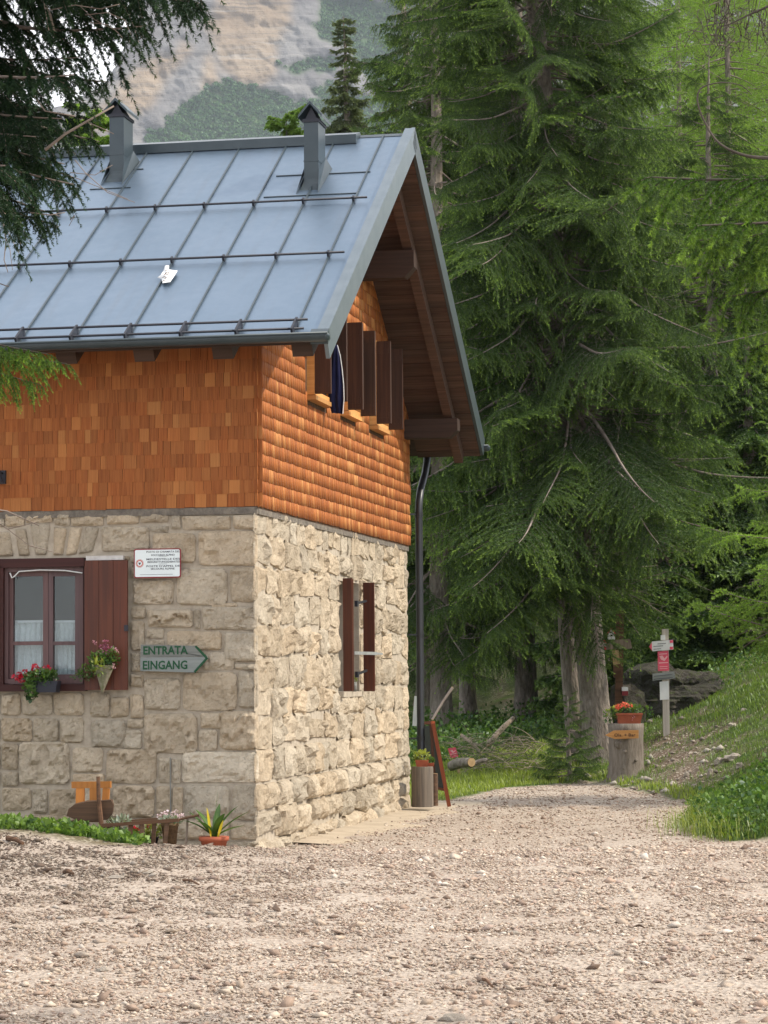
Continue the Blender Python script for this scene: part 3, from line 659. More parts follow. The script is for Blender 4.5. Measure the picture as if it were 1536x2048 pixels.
for k in range(15):
    z = 3.055 + k*EXP; a = .018
    if z > 4.66: break
    while a > -LEN+.1:
        wd = rs.choice([.055, .07, .08, .09, .10, .115])*rs.uniform(.9, 1.1); a2 = a-wd
        if a > -2.45:
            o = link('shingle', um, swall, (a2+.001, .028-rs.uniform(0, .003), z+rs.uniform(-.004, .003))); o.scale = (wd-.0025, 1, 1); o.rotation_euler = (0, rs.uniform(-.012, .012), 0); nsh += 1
        else: stuff_shingle(np.array([a2, .028, z]), np.array([1., 0, 0]), np.array([0, -1., 0]), wd-.002, .15)
        a = a2
UW = [(2.0, 2.80), (3.54, 4.24), (5.04, 5.77)]; UZ0, UZ1 = 4.22, 5.16
for k in range(34):
    z = 3.055 + k*EXP; t = -.0
    while t < HL:
        wd = rs.choice([.06, .075, .09, .105, .12])*rs.uniform(.9, 1.1); t2 = t+wd
        top = min(zf(t), zf(t2)) - .14
        if z < top and not any(t2 > w0 and t < w1 and z+EXP > UZ0+.02 and z < UZ1 for w0, w1 in UW):
            stuff_shingle(np.array([-.028, t+.001, z+rs.uniform(-.005, .004)]), np.array([0, 1., 0]), np.array([1., 0, 0]), wd-.006, min(.15, top-z+.02))
        t = t2
me = npmesh('shingles', np.array(stuffV), np.array(stuffF), M['shingle_stuff'], None, {'rnd': np.array(stuffR)})
tag(link('shingles', me, swall), None, None, None, 'stuff')
# --- roof

def fp(a, s, h=0): return (a, -EF + s*CS - h*SN, ZE + s*SN + h*CS)       # front slope: s up from the eave, h off the sheet
def rp(a, s, h=0): return (a, TR + s*CS + h*SN, ZR - s*SN + h*CS)        # rear slope: s down from the ridge
S1 = (TR+EF)/CS; S2 = (TB-TR)/CS
def slab(mb, P, a0, a1, s0, s1, h0, h1, mi=0):
    V = [P(a, s, h) for h in (h0, h1) for a, s in ((a0, s0), (a1, s0), (a1, s1), (a0, s1))]
    return mb.add(V, [(3,2,1,0),(4,5,6,7),(0,1,5,4),(1,2,6,5),(2,3,7,6),(3,0,4,7)], mi)
rb = MB(); rb.prism([(-EF, ZE-.01), (TR, ZR-.01), (TB, zf(TB)-.01), (TB, zf(TB)-.15), (TR, ZR-.165), (-EF+.5, ZE+.5*SLP-.16), (-EF, ZE-.05)], lambda u, v, h: (h, u, v), -LEN, OV-.02)
roof = rb.build('roof', M['dark_wood'], hut)
seams = [.44-.493*k for k in range(17)]
def panel(a0, a1, seam=True):
    mb = MB(); slab(mb, fp, a0, a1, -.03, S1-.02, .0, .008)
    if seam: slab(mb, fp, a1-.010, a1+.004, -.02, S1-.03, .0082, .026, 1)
    return mb.build('roof_panel', [M['roof'], M['trim']], roof)
panel(seams[0]+.004, OV-.075, False)
for k in range(16): panel(seams[k+1]+.004, seams[k])
mb = MB(); slab(mb, rp, -LEN, OV-.075, .02, S2+.03, .0, .008); mb.build('roof_panel', M['roof'], roof)
for P, S, m in ((fp, S1, 'verge'), (rp, S2, 'trim')):  # rear verge is the same metal, its shade put into a darker colour
    mb = MB(); lo, hi = (-.05, S+.035) if P is fp else (-.033, S+.04)
    slab(mb, P, OV-.088, OV+.0, lo, hi, .0085, .055); slab(mb, P, OV-.018, OV+.016, lo, hi, -.17, .060)
    mb.build('verge_trim', M[m], roof)
mb = MB(); slab(mb, fp, OV-.135, OV+.019, -.056, .05, -.03, .066); mb.build('verge_cap', M['trim'], roof)
mb = MB(); mb.prism([(TR-.20, ZR-.105), (TR-.20, ZR-.012), (TR, ZR+.048), (TR+.2, ZR-.012), (TR+.2, ZR-.105)], lambda u, v, h: (h, u, v), -LEN, .18); mb.build('ridge_cap', M['trim'], roof)
mb = MB(); mb.prism([(TR-.06, ZR-.022), (TR, ZR+.016), (TR+.06, ZR-.022)], lambda u, v, h: (h, u, v), .1805, OV-.106); mb.build('ridge_flashing', M['trim'], roof)
def snow_bar(t, a_end, h=.055):
    s = (t+EF)/CS - h*SN/CS*0
    mb = MB(); mb.tube([fp(-LEN, s, h), fp(a_end, s, h)], .011, 8); mb.build('snow_bar', M['bar'], roof, True)
def clamp(a, s, h=.055, two=None):
    mb = MB(); slab(mb, fp, a-.013, a+.007, s-.024, s+.024, .012, h+.016)
    if two: slab(mb, fp, a-.012, a+.006, two-.07, s, .031, h+.02)
    o = mb.build('snow_bar_clamp', M['bar'], roof)
for t, ae in ((2.03, .572), (.888, .588)):
    snow_bar(t, ae)
    for k in range(12): clamp(seams[k], (t+EF)/CS)
snow_bar(-.405, .536, .075); snow_bar(-.535, .53, .06)
for k in range(12): clamp(seams[k], (-.405+EF)/CS, .075, (-.535+EF)/CS)
# folded cross joints of the sheets beside the flues
for x0, y0, x1, y1 in ((553, 354, 741, 346), (528, 396, 714, 389), (200, 344, 287, 340), (180, 381, 262, 377)):
    def rf(x, y):
        dl = loc(EYEV + ray(x, y)) - OL; k = (ZR - SLP*(TR-OL[1]) - OL[2])/(dl[2]-SLP*dl[1]); return OL + k*dl
    p, q = rf(x0, y0), rf(x1, y1); s = ((p[1]+q[1])/2 + EF)/CS
    mb = MB(); slab(mb, fp, p[0], q[0], s-.006, s+.006, .0085, .017); mb.build('cross_joint', M['trim'], roof)
# gutters
def gutter(t, z, a0, a1, r=.066):
    mb = MB(); n = 9; V = []
    for a in (a0, a1):
        for k in range(n): an = PI + PI*k/(n-1); V.append((a, t+r*math.cos(an), z+r*math.sin(an)))
        for k in range(n): an = 2*PI - PI*k/(n-1); V.append((a, t+(r-.007)*math.cos(an), z+(r-.007)*math.sin(an)))
    m_ = 2*n; mb.add(V, [(k, (k+1) % m_, m_+(k+1) % m_, m_+k) for k in range(m_)])
    for a, sg in ((a1, 1), (a0, -1)):
        V = [(a-.002*sg, t+r*math.cos(PI+PI*k/(n-1)), z+r*math.sin(PI+PI*k/(n-1))) for k in range(n)]
        V += [(a+.022*sg, t+r*.8*math.cos(PI+PI*k/(n-1)), z+r*.8*math.sin(PI+PI*k/(n-1))) for k in range(n)]
        mb.add(V, [(k, k+1, n+k+1, n+k) for k in range(n-1)] + [tuple(range(n, 2*n)), (0, n, 2*n-1, n-1)])
    mb.tube([(a0, t-r, z), (a1+.02, t-r, z)], .011, 6)
    return mb.build('gutter', M['trim'], roof, True)
gutter(-EF-.062, 4.462, -LEN, OV+.012); gutter(TB+.06, zf(TB)-.045, -LEN, OV+.05)
for k in range(11):
    a = .49-.705*k
    mb = MB(); slab(mb, fp, a-.09, a+.09, .085, .85, -.205, -.05)
    V = MB(); mb.build('rafter', M['dark_wood'], roof)
# gable overhang: soffit boards, flying rafters, purlin ends
nb = int(S2/.118)
for k in range(nb):
    mb = MB(); slab(mb, rp, -.03, OV-.022, k*.118+.004+.05, (k+1)*.118+.05, -.172-.004*(k % 2), -.152); mb.build('soffit_board', M['soffit'], roof)
mb = MB(); slab(mb, fp, -.03, OV-.022, .62, S1-.12, -.172, -.162); mb.build('soffit_panel', M['soffit'], roof)
pl = hit(905, 832, 1, 7.12); pm = hit(825, 497, 1, 4.62); aR = min(pl[0], .58)-.03
for P, S in ((rp, S2), (fp, S1)):
    mb = MB(); slab(mb, P, .43, .53, .12 if P is rp else .62, S-.02 if P is rp else S-.12, -.32, -.178); mb.build('rafter', M['soffit'], roof)
def purlin(t, a1, hh, below):
    zt = zf(t) - below; mb = MB()
    mb.add([(a, t+dt, z) for a, z in ((-.35, zt-hh), (a1-.10, zt-hh), (a1, zt-hh*.62), (a1, zt), (-.35, zt)) for dt in (-.09, .09)],
           [(0, 2, 4, 6, 8), (9, 7, 5, 3, 1), (0, 1, 3, 2), (2, 3, 5, 4), (4, 5, 7, 6), (6, 7, 9, 8), (8, 9, 1, 0)])
    mb.build('purlin', M['dark_wood'], roof)
purlin(7.10, .60, .22, .375); purlin(4.62, .56, .29, .385); purlin(TR, .58, .24, .40); purlin(2.55, .56, .29, .385)
# --- flues
def chimney(a0, a1, t0, t1, ztop, zapex):
    b = MB(); zb = zf(t0)+.06
    b.box((a0, t0, zb), (a1, t1, ztop)); b.box((a0-.004, t0-.004, ztop-.42), (a1+.004, t1+.004, ztop-.41))
    ch = b.build('chimney', M['trim'], hut)
    sk = MB(); V = []
    for k in range(6):
        u = k/5; f = (1-u)**2
        V += [(a0-.045*f, t0-.17*f, zb+.02 - .10*(1-u) - f*.10), (a1+.03*f, t0-.17*f, zb+.02 - .10*(1-u) - f*.10)]
    Vb = [(a0-.02, t1+.06, zf(t1+.06)+.012), (a1+.02, t1+.06, zf(t1+.06)+.012)]
    sk.add(V, [(2*k, 2*k+1, 2*k+3, 2*k+2) for k in range(5)])
    sk.add([(a1+.03, t0-.17, zf(t0-.17)+.012), (a1+.06, t1+.05, zf(t1+.05)+.012), (a1+.003, t1+.01, zf(t1)+.15), (a1+.003, t0-.001, zb+.12)], [(0, 1, 2, 3)])
    sk.add([(a0-.045, t0-.17, zf(t0-.17)+.012), (a0-.06, t1+.05, zf(t1+.05)+.012), (a0-.003, t1+.01, zf(t1)+.15), (a0-.003, t0-.001, zb+.12)], [(3, 2, 1, 0)])
    sk.build('chimney_skirt', M['trim'], ch)
    am = (a0+a1)/2; e = .047; cp = MB(); zc_ = ztop+.035
    for sg in (1, -1):
        A = am+sg*((a1-a0)/2+e)
        cp.add([(am, t0-.05, zapex), (am, t1+.05, zapex), (A, t1+.05, zc_), (A, t0-.05, zc_), (am, t0-.05, zapex-.03), (am, t1+.05, zapex-.03), (A, t1+.05, zc_-.03), (A, t0-.05, zc_-.03)],
               [(0, 1, 2, 3), (7, 6, 5, 4), (0, 3, 7, 4), (1, 5, 6, 2), (3, 2, 6, 7)])
    cp.build('chimney_cap', M['trim'], ch)
    mb = MB(); mb.box((a0-.012, t0-.012, ztop-.03), (a1+.012, t1+.012, ztop-.0)); mb.prism([(a0+.01, ztop), (a1-.01, ztop), (am, zapex-.05)], lambda u, v, h: (u, h, v), t0+.01, t1-.01); mb.build('chimney_louvre', M['bar'], ch)
    return ch
zt2 = hit(622, 238, 1, 2.44)[2]; za2 = hit(625, 203, 1, 2.44)[2]; zt1 = hit(232, 228, 1, 2.84)[2]; za1 = hit(229, 197, 1, 2.84)[2]
chimney(-.145, .0, 2.44, 2.76, zt2, za2); chimney(-2.255, -2.105, 2.84, 3.16, zt1, za1)
# --- gable windows with folded shutters standing open
for wi, (t0, t1) in enumerate(UW):
    fr = MB()
    for x0, x1, z0, z1 in ((t0, t0+.055, UZ0+.03, UZ1), (t1-.055, t1, UZ0+.03, UZ1), (t0+.055, t1-.055, UZ1-.06, UZ1), (t0+.055, t1-.055, UZ0+.03, UZ0+.07)): fr.box((-.06, x0, z0), (.045, x1, z1))
    win = fr.build('gable_window', M['new_wood'], hut)
    MB().box((-.02, t0+.055, UZ0+.07), (-.005, t1-.055, UZ1-.06)).build('window_pane', M['black'], win)
    MB().box((-.05, t0-.02, UZ0-.02), (.065, t1+.01, UZ0+.022)).build('window_sill', M['new_wood'], win)
    for t, sg in ((t0+.03, 1), (t1-.02, 1)):
        R_ = Matrix.Translation((.046, t, 0)) @ Matrix.Rotation(math.radians(random.uniform(-3, 6)), 4, 'Z')
        mb = MB(); mb.box((0, -.022, UZ0+.045), (.155, .0, UZ1-.01), 0, R_); mb.box((0, .004, UZ0+.04), (.155, .026, UZ1-.015), 0, R_)
        mb.box((.02, -.027, UZ0+.10), (.135, -.0222, UZ0+.16), 0, R_); mb.box((.02, -.027, UZ1-.14), (.135, -.0222, UZ1-.08), 0, R_)
        mb.build('window_shutter', M['dark_wood_v'], win)
# --- narrow window low in the gable
win = MB().box((-.36, LT0, LZ0), (-.30, LT0+.05, LZ1)).box((-.36, LT1-.05, LZ0), (-.30, LT1, LZ1)).box((-.36, LT0+.05, LZ1-.06), (-.30, LT1-.05, LZ1)).build('narrow_window', M['dark_wood_v'], hut)
MB().box((-.37, LT0+.05, LZ0), (-.345, LT1-.05, LZ1-.06)).build('window_pane', M['black'], win)
MB().box((-.30, LT0, LZ0-.04), (-.02, LT1, LZ0+.012)).build('window_sill', M['mortar'], win)
for t, wd, dz in ((LT0+.0, .083, 0), (LT1-.02, .108, -.01)):
    sh = MB().box((-.01, t, LZ0+.02+dz), (wd, t+.03, LZ1+.02+dz))
    if t < 4: sh.box((-.01, t+.034, LZ0+.03), (wd+.004, t+.06, LZ1+.01))
    sh.build('window_shutter', M['red_wood'], win)
zb_ = hit(738, 1307, 1, 4.5)[2]
MB().bar((.09, LT0+.07, zb_), (.125, LT1+.02, zb_), .012, .032).bar((.125, LT1+.02, zb_), (.17, LT1+.1, zb_-.005), .01, .02).build('shutter_bar', M['silver'], win)
for y in (1203, 1343):
    z_ = hit(720, y, 1, 4.3)[2]; MB().bar((.02, 4.0, z_-.03), (.03, 4.48, z_+.01), .02, .022).box((.01, 3.98, z_-.06), (.04, 4.06, z_)).build('shutter_hook', M['bar'], win)
# --- window in the front wall
def fbox(mb, x0, y0, x1, y1, t0, t1, mi=0):
    (a0, z1), (a1, z0) = front(x0, y0, t0), front(x1, y1, t0); return mb.box((a0, t0, z0), (a1, t1, z1), mi)
win = MB()
fbox(win, -8, 1118, 168, 1133, -.012, .18); fbox(win, -8, 1369, 170, 1382, -.03, .18); fbox(win, -8, 1133, 6, 1369, -.012, .18); fbox(win, 167, 1133, 175, 1369, .01, .18)
win = win.build('front_window', M['frame_dark'], hut)
cs = MB()
for x0, y0, x1, y1 in ((8, 1135, 16, 1367), (160, 1135, 166, 1367), (16, 1135, 160, 1142), (16, 1358, 160, 1367)): fbox(cs, x0, y0, x1, y1, .03, .12)
cs.build('window_frame', M['frame'], win)
for x0, x1 in ((17, 96), (97, 160)):
    c = MB(); e0, e1 = 9, 10
    fbox(c, x0, 1143, x0+e0, 1357, .07, .12); fbox(c, x1-e1, 1143, x1, 1357, .07, .12); fbox(c, x0+e0, 1143, x1-e1, 1152, .07, .12); fbox(c, x0+e0, 1349, x1-e1, 1357, .07, .12); fbox(c, x0+e0, 1283, x1-e1, 1290, .075, .115)
    c = c.build('casement', M['frame'], win)
    p = MB(); fbox(p, x0+e0, 1152, x1-e1, 1349, .092, .096); p.build('window_pane', M['glass'], c)
def curtain(x0, x1, y0, y1, t, seed, scallop=True):
    r = random.Random(seed); (a0, z1), (a1, z0) = front(x0, y0, t), front(x1, y1, t); n, m = 60, 12; V = []; ph = [r.uniform(0, 6) for _ in range(3)]
    for j in range(m+1):
        for i in range(n+1):
            u, v = i/n, j/m
            fold = .016*math.sin(u*34+ph[0]+.5*math.sin(v*3+ph[1])) + .008*math.sin(u*71+ph[2])
            z = z0 + (z1-z0)*(1-v) - (0 if not scallop else v*.015*abs(math.sin(u*PI*4.0)))
            V.append((a0+(a1-a0)*u, t + fold*(.35+.65*v), z))
    mb = MB(); mb.add(V, [(j*(n+1)+i, j*(n+1)+i+1, (j+1)*(n+1)+i+1, (j+1)*(n+1)+i) for j in range(m) for i in range(n)])
    return mb.build('curtain', M['curtain'], win, True)
for x0, x1, sd_ in ((25, 88, 1), (105, 152, 2)): curtain(x0, x1, 1243, 1284, .15, sd_, False); curtain(x0, x1, 1288, 1352, .155, sd_+5)
p = MB(); (a0, z1), (a1, z0) = front(26, 1243, .14), front(88, 1246, .14)
for x0, x1 in ((24, 89), (104, 153)): q = MB(); fbox(q, x0, 1241, x1, 1245, .135, .145); q.build('curtain_rod', M['white'], win)
mb = MB(); pts = [front(x, y, .02) for x, y in ((20, 1146), (24, 1156), (30, 1152), (38, 1143), (80, 1140), (130, 1141), (165, 1146))]
mb.tube([(a, .018, z) for a, z in pts], .006, 5); mb.build('tied_cloth', M['curtain'], win)
mb = MB(); fbox(mb, -12, 1112, 178, 1390, .44, .452); mb.build('room_dark_panel', M['room'], win)  # dark sheet behind the curtains, painted as room shade
sh = None
def front_shutter(x0, x1, y0, y1):
    n = 3; root_ = MB(); fbox(root_, x0, y0+12, x1, y0+26, -.035, -.018); fbox(root_, x0, y1-30, x1, y1-16, -.035, -.018)
    s = root_.build('window_shutter', M['red_wood'], hut)
    for k in range(n):
        b = MB(); fbox(b, x0+(x1-x0)*k/n+.3, y0, x0+(x1-x0)*(k+1)/n-.3, y1, -.062-.004*(k % 2), -.035); b.build('plank', M['red_wood'], s)
    h = MB(); fbox(h, x1-7, 1250, x1+1, 1262, -.075, -.06); h.build('shutter_latch', M['bar'], s)
front_shutter(169, 255, 1121, 1380); front_shutter(-104, -14, 1121, 1380)
mb = MB(); fbox(mb, 172, 1112, 246, 1119.5, -.03, .05); mb.build('lime_patch', M['lime'], hut)
# --- downpipe and its bits at the far corner
zt_ = zf(TB)-.11; dp = MB()
dp.tube([(.06, TB+.06, zt_+.08), (.06, TB+.06, zt_-.02)], [.075, .05], 10)
dp.tube([(.06, TB+.06, zt_), (.06, TB+.05, zt_-.10), (.06, TB-.10, zt_-.26), (.062, HL+.26, 3.72), (.063, HL+.14, 3.56), (.063, HL+.13, 3.42), (.063, HL+.13, .16), (.10, HL+.10, .05)], .044, 12)
dpo = dp.build('downpipe', M['black_metal'], hut, True)
for z in (3.4, 2.0, .8): MB().tube([(.063, HL+.13, z), (.063, HL+.13, z+.05)], .050, 12).bar((.063, HL+.13, z+.025), (-.05, HL+.0, z+.025), .02, .02).build('pipe_clip', M['black_metal'], dpo)
MB().tube([(front(341, 1515, -.005)[0], -.012, front(341, 1515)[1]), (front(342, 1640)[0], -.012, front(342, 1640)[1])], .006, 6).build('cable', M['grey_board'], hut)
st = MB(); nS = 16
for i in range(nS+1):
    t = 1.2 + 7.4*i/nS; w_ = .62 + .12*math.sin(i*1.3) - (.2 if i < 3 else 0)
    st.V += [(-.02, t, .05), (w_, t, .028), (w_+.03, t, -.15)]
st.Fc = [f for i in range(nS) for f in ((3*i, 3*i+1, 3*i+4, 3*i+3), (3*i+1, 3*i+2, 3*i+5, 3*i+4))]; st.Mi = [0]*len(st.Fc)
st = st.build('pavement', M['concrete'], hut); st.parent = None; st.matrix_world = Matrix.Translation((HX, HD, 0)) @ Matrix.Rotation(-TH, 4, 'Z')
tag(st, 'worn concrete strip along the foot of the gable wall', None, None, 'structure')
bpy.context.view_layer.update()
HM = Matrix.Translation((HX, HD, 0)) @ Matrix.Rotation(-TH, 4, 'Z')
def hutspot(a, t, z): return HM @ Vector((a, t, z))

# ------------------------------------------------------------------ leaves and flowers
def leafcloud(n, radii, size, seed, flat=.3, aspect=.55, out=.6, hemi=False, curl=.25):
    r = np.random.default_rng(seed); d = r.normal(0, 1, (n, 3)); d /= np.linalg.norm(d, axis=1, keepdims=True)
    if hemi: d[:, 2] = np.abs(d[:, 2])
    c = d*np.array(radii)*(r.uniform(.25, 1, (n, 1))**.5)
    ax = d*out + r.normal(0, .6, (n, 3)) + np.array([0, 0, .25]); ax /= np.linalg.norm(ax, axis=1, keepdims=True)
    sd_ = np.cross(ax, r.normal(0, 1, (n, 3))*np.array([1, 1, flat])+np.array([0, 0, 1-flat])); sd_ /= np.linalg.norm(sd_, axis=1, keepdims=True)
    nr = np.cross(ax, sd_); s = size*r.uniform(.6, 1.3, (n, 1))
    V = np.stack([c, c + ax*s*.5 + sd_*s*aspect*.5 + nr*s*curl*.3, c + ax*s - nr*s*curl*.2, c + ax*s*.5 - sd_*s*aspect*.5 + nr*s*curl*.3], 1)
    b = (np.arange(n)*4)[:, None]; T = np.concatenate([b + [0, 1, 2], b + [0, 2, 3]])
    tip = np.repeat(np.clip(.5 + .5*d[:, 2] + r.uniform(-.4, .4, n), 0, 1), 4)
    return V.reshape(-1, 3), T, tip
def merge(parts):
    off = 0; V, T, A = [], [], []
    for v, t, a in parts: V.append(v); T.append(t+off); A.append(a); off += len(v)
    return np.concatenate(V), np.concatenate(T), np.concatenate(A)
def leaves_obj(name, parts, mat, parent=None, loc=None):
    V, T, A = merge(parts); return link(name, npmesh(name, V, T, M[mat], None, {'tip': A}), parent, loc)
def shift(p, d): return p[0]+np.array(d, float), p[1], p[2]
def flower_heads(name, spots, rad, mat, parent, loc=None, n=26, seed=1):
    for i, s in enumerate(spots): leaves_obj(name, [shift(leafcloud(n, (rad, rad, rad*.8), rad*.75, seed+i, 1, .9, 1.2), s)], mat, parent, loc)
def strap_leaf(L_, wd, az, lean, droop, n=7):
    V = []; 
    for i in range(n+1):
        u = i/n; r_ = L_*(u*math.sin(lean) + droop*u*u*.5); z = L_*(u*math.cos(lean) - droop*u*u*.55); w_ = wd*math.sin(PI*(.08+.9*u))**.8
        for sg in (-1, 0, 1): V.append((r_*math.cos(az)-sg*w_*math.sin(az), r_*math.sin(az)+sg*w_*math.cos(az), z + (abs(sg))*w_*.35))
    return V, [(3*i+k, 3*i+k+1, 3*i+k+4, 3*i+k+3) for i in range(n) for k in range(2)]

# ------------------------------------------------------------------ things on and before the front wall
def rounded(x0, y0, x1, y1, r, n=4):
    out = []
    for cx, cy, a0 in ((x1-r, y1-r, 0), (x0+r, y1-r, PI/2), (x0+r, y0+r, PI), (x1-r, y0+r, 1.5*PI)):
        for k in range(n+1): a = a0 + PI/2*k/n; out.append((cx+r*math.cos(a), cy+r*math.sin(a)))
    return out
fext = lambda u, v, h: (u, -h, v)
# mountain rescue plate
(a0, z1), (a1, z0) = front(268, 1098, -.03), front(362, 1155, -.03); W_, H_ = a1-a0, z1-z0
r = empty('wall_plate', hutspot(a0, -.025, z0), -TH, 'white enamel plate with dark red rim and three-language text on the stone wall', 'sign')
MB().prism(rounded(0, 0, W_, H_, .018), fext, 0, .008).build('plate_rim', M['plate_red'], r)
MB().prism(rounded(.010, .010, W_-.010, H_-.010, .014), fext, .0082, .011).build('plate_face', M['plate'], r)
lines = [('POSTO DI CHIAMATA DEL', .89, .265, .72), ('SOCCORSO ALPINO', .78, .37, .50), ('MELDESTELLE DES', .64, .265, .72), ('BERGRETTUNGSDIENSTES', .545, .29, .69), ("POSTE D'APPEL DE", .40, .265, .72), ('SECOURS ALPINE', .31, .36, .51)]
for s, fy, fx, fw in lines:
    tm = text_mesh(s, .023, .0008, .0002); wd = max(v.co.x for v in tm.vertices); k = fw*W_/wd
    for v_ in tm.vertices: v_.co.x *= k
    tm.materials.clear(); tm.materials.append(M['ink']); o = link('lettering', tm, r, (fx*W_, -.0116, fy*H_-.008)); o.rotation_euler = (PI/2, 0, 0)
for fx, fy, fw in ((.53, .735, .18), (.53, .47, .18), (.13, .115, .70)): MB().box((fx*W_, -.0122, fy*H_-.001), ((fx+fw)*W_, -.0112, fy*H_+.0015)).build('printed_rule', M['ink'], r)
def ring(mb, cx, cz, r0, r1, y, n=24): 
    V = [(cx+rr*math.cos(2*PI*k/n), y, cz+rr*math.sin(2*PI*k/n)) for rr in (r0, r1) for k in range(n)]; mb.add(V, [(k, (k+1) % n, n+(k+1) % n, n+k) for k in range(n)])
mb = MB(); ring(mb, .125*W_, .5*H_, .022, .030, -.0118); ring(mb, .125*W_, .5*H_, .033, .036, -.0118)
mb.build('emblem_ring', M['red_ink'], r)
mb = MB(); mb.add([(.125*W_+x, -.0119, .5*H_+z) for x, z in ((-.014, .012), (-.004, .004), (0, .012), (.004, .004), (.014, .012), (.008, -.004), (.003, -.012), (-.003, -.012), (-.008, -.004))], [tuple(range(9))]); mb.build('emblem_figure', M['ink'], r)
# entrance arrow board
P = [front(x, y, -.03) for x, y in ((283, 1289), (393, 1291.5), (416.5, 1316.5), (391, 1345), (282, 1342))]; a0, z0 = P[4]
r = empty('entrance_sign', hutspot(a0, -.035, z0), -TH, 'grey weathered arrow board reading ENTRATA EINGANG in green letters', 'sign')
Q = [(p[0]-a0, p[1]-z0) for p in P]; zm = front(283, 1314.5, -.03)[1]-z0; at_ = Q[2]; 
MB().prism([(0, zm+.0015), (at_[0]-.004, zm+.0015), at_, Q[1], Q[0]], fext, 0, .018).build('plank', M['grey_board'], r)
MB().prism([(0, 0), Q[3], (at_[0]-.004, zm-.0015), (0, zm-.0015)], fext, 0, .019).build('plank', M['grey_board'], r)
for s, y0, y1, x0, x1 in (('ENTRATA', 1292.5, 1308.5, 287, 376), ('EINGANG', 1321.5, 1338.5, 286, 375)):
    (b0, zt), (b1, zb) = front(x0, y0, -.05), front(x1, y1, -.05); tm = text_mesh(s, .1, .0012, .0022)
    xs = [v.co.x for v in tm.vertices]; ys_ = [v.co.y for v in tm.vertices]
    for v_ in tm.vertices:
        v_.co.x = (v_.co.x-min(xs))/(max(xs)-min(xs))*(b1-b0); v_.co.y = (v_.co.y-min(ys_))/(max(ys_)-min(ys_))*(zt-zb)
    tm.materials.clear(); tm.materials.append(M['green_paint']); o = link('lettering', tm, r, (b0-a0, -.0205, zb-z0)); o.rotation_euler = (PI/2, 0, 0)
mb = MB()
for p, q in ((Q[1], Q[2]), (Q[2], Q[3])):
    p, q = np.array(p), np.array(q); d = q-p; nrm = np.array([d[1], -d[0]])/np.linalg.norm(d); mb.prism([tuple(p+nrm*.014), tuple(p-nrm*.003), tuple(q-nrm*.003), tuple(q+nrm*.014)], fext, .001, .0205)
mb.build('painted_edge', M['green_paint'], r)
# window box with geraniums, hanging cone
a0, z0 = front(72, 1385, -.14); a1, z1 = front(116, 1363, -.14)
r = empty('flower_box', hutspot((a0+a1)/2, -.15, z0), -TH, 'dark window box with crimson geraniums and small white flowers on the sill', 'flower box')
MB().prism([(-.10, 0), (.10, 0), (.115, .10), (-.115, .10)], fext, -.06, .06).build('pot', M['dark_pot'], r)
leaves_obj('foliage', [shift(leafcloud(260, (.12, .08, .07), .045, 31, .5, .9), (-.06, 0, .13)), shift(leafcloud(150, (.06, .05, .09), .04, 32, .5, .9), (-.13, -.05, .02)), shift(leafcloud(70, (.05, .05, .05), .035, 33), (.05, 0, .15))], 'plant', r)
def fp_(x, y, t=-.16): a, z = front(x, y, t); return ((a-(a0+a1)/2), 0, z-z0)
flower_heads('flower', [fp_(*p) for p in ((33, 1353), (46, 1346), (61, 1350), (71, 1337), (92, 1340), (44, 1357))], .034, 'fl_red', r, None, 40, 40)
flower_heads('white_flower', [fp_(*p) for p in ((93, 1362), (99, 1358), (104, 1365), (110, 1360), (114, 1366), (105, 1354))], .012, 'fl_white', r, None, 14, 60)
ac, zc_ = front(206, 1385, -.12)
r = empty('hanging_basket', hutspot(ac, -.14, zc_), -TH, 'cone shaped hanging basket of trailing plants on the red brown shutter', 'hanging basket')
mb = MB(); V = []
for i in range(7):
    u = i/6; rad = .008+.085*u; V += [(rad*math.cos(2*PI*k/14)+.02*u, rad*math.sin(2*PI*k/14)*.8, .24*u) for k in range(14)]
mb.add(V, [(i*14+k, i*14+(k+1) % 14, (i+1)*14+(k+1) % 14, (i+1)*14+k) for i in range(6) for k in range(14)]); mb.build('cone', M['cone'], r, True)
leaves_obj('foliage', [shift(leafcloud(300, (.10, .07, .10), .04, 51), (-.01, 0, .27)), shift(leafcloud(150, (.09, .05, .07), .028, 52), (-.14, 0, .18)), shift(leafcloud(60, (.06, .03, .04), .022, 53), (-.22, 0, .14)), shift(leafcloud(90, (.05, .05, .09), .04, 55), (.09, 0, .30))], 'plant', r)
leaves_obj('pale_foliage', [shift(leafcloud(80, (.07, .07, .06), .045, 54), (-.01, -.05, .23))], 'plant_lt', r)
def bp_(x, y): a, z = front(x, y, -.16); return (a-ac, -.03, z-zc_)
flower_heads('purple_flower', [bp_(*p) for p in ((212, 1287), (206, 1294), (219, 1299), (211, 1302))], .026, 'fl_purple', r, None, 26, 70)
flower_heads('pink_flower', [bp_(*p) for p in ((187, 1283), (192, 1287), (234, 1300), (236, 1305), (200, 1304), (227, 1330), (228, 1336), (230, 1297))], .012, 'fl_pink', r, None, 12, 90)
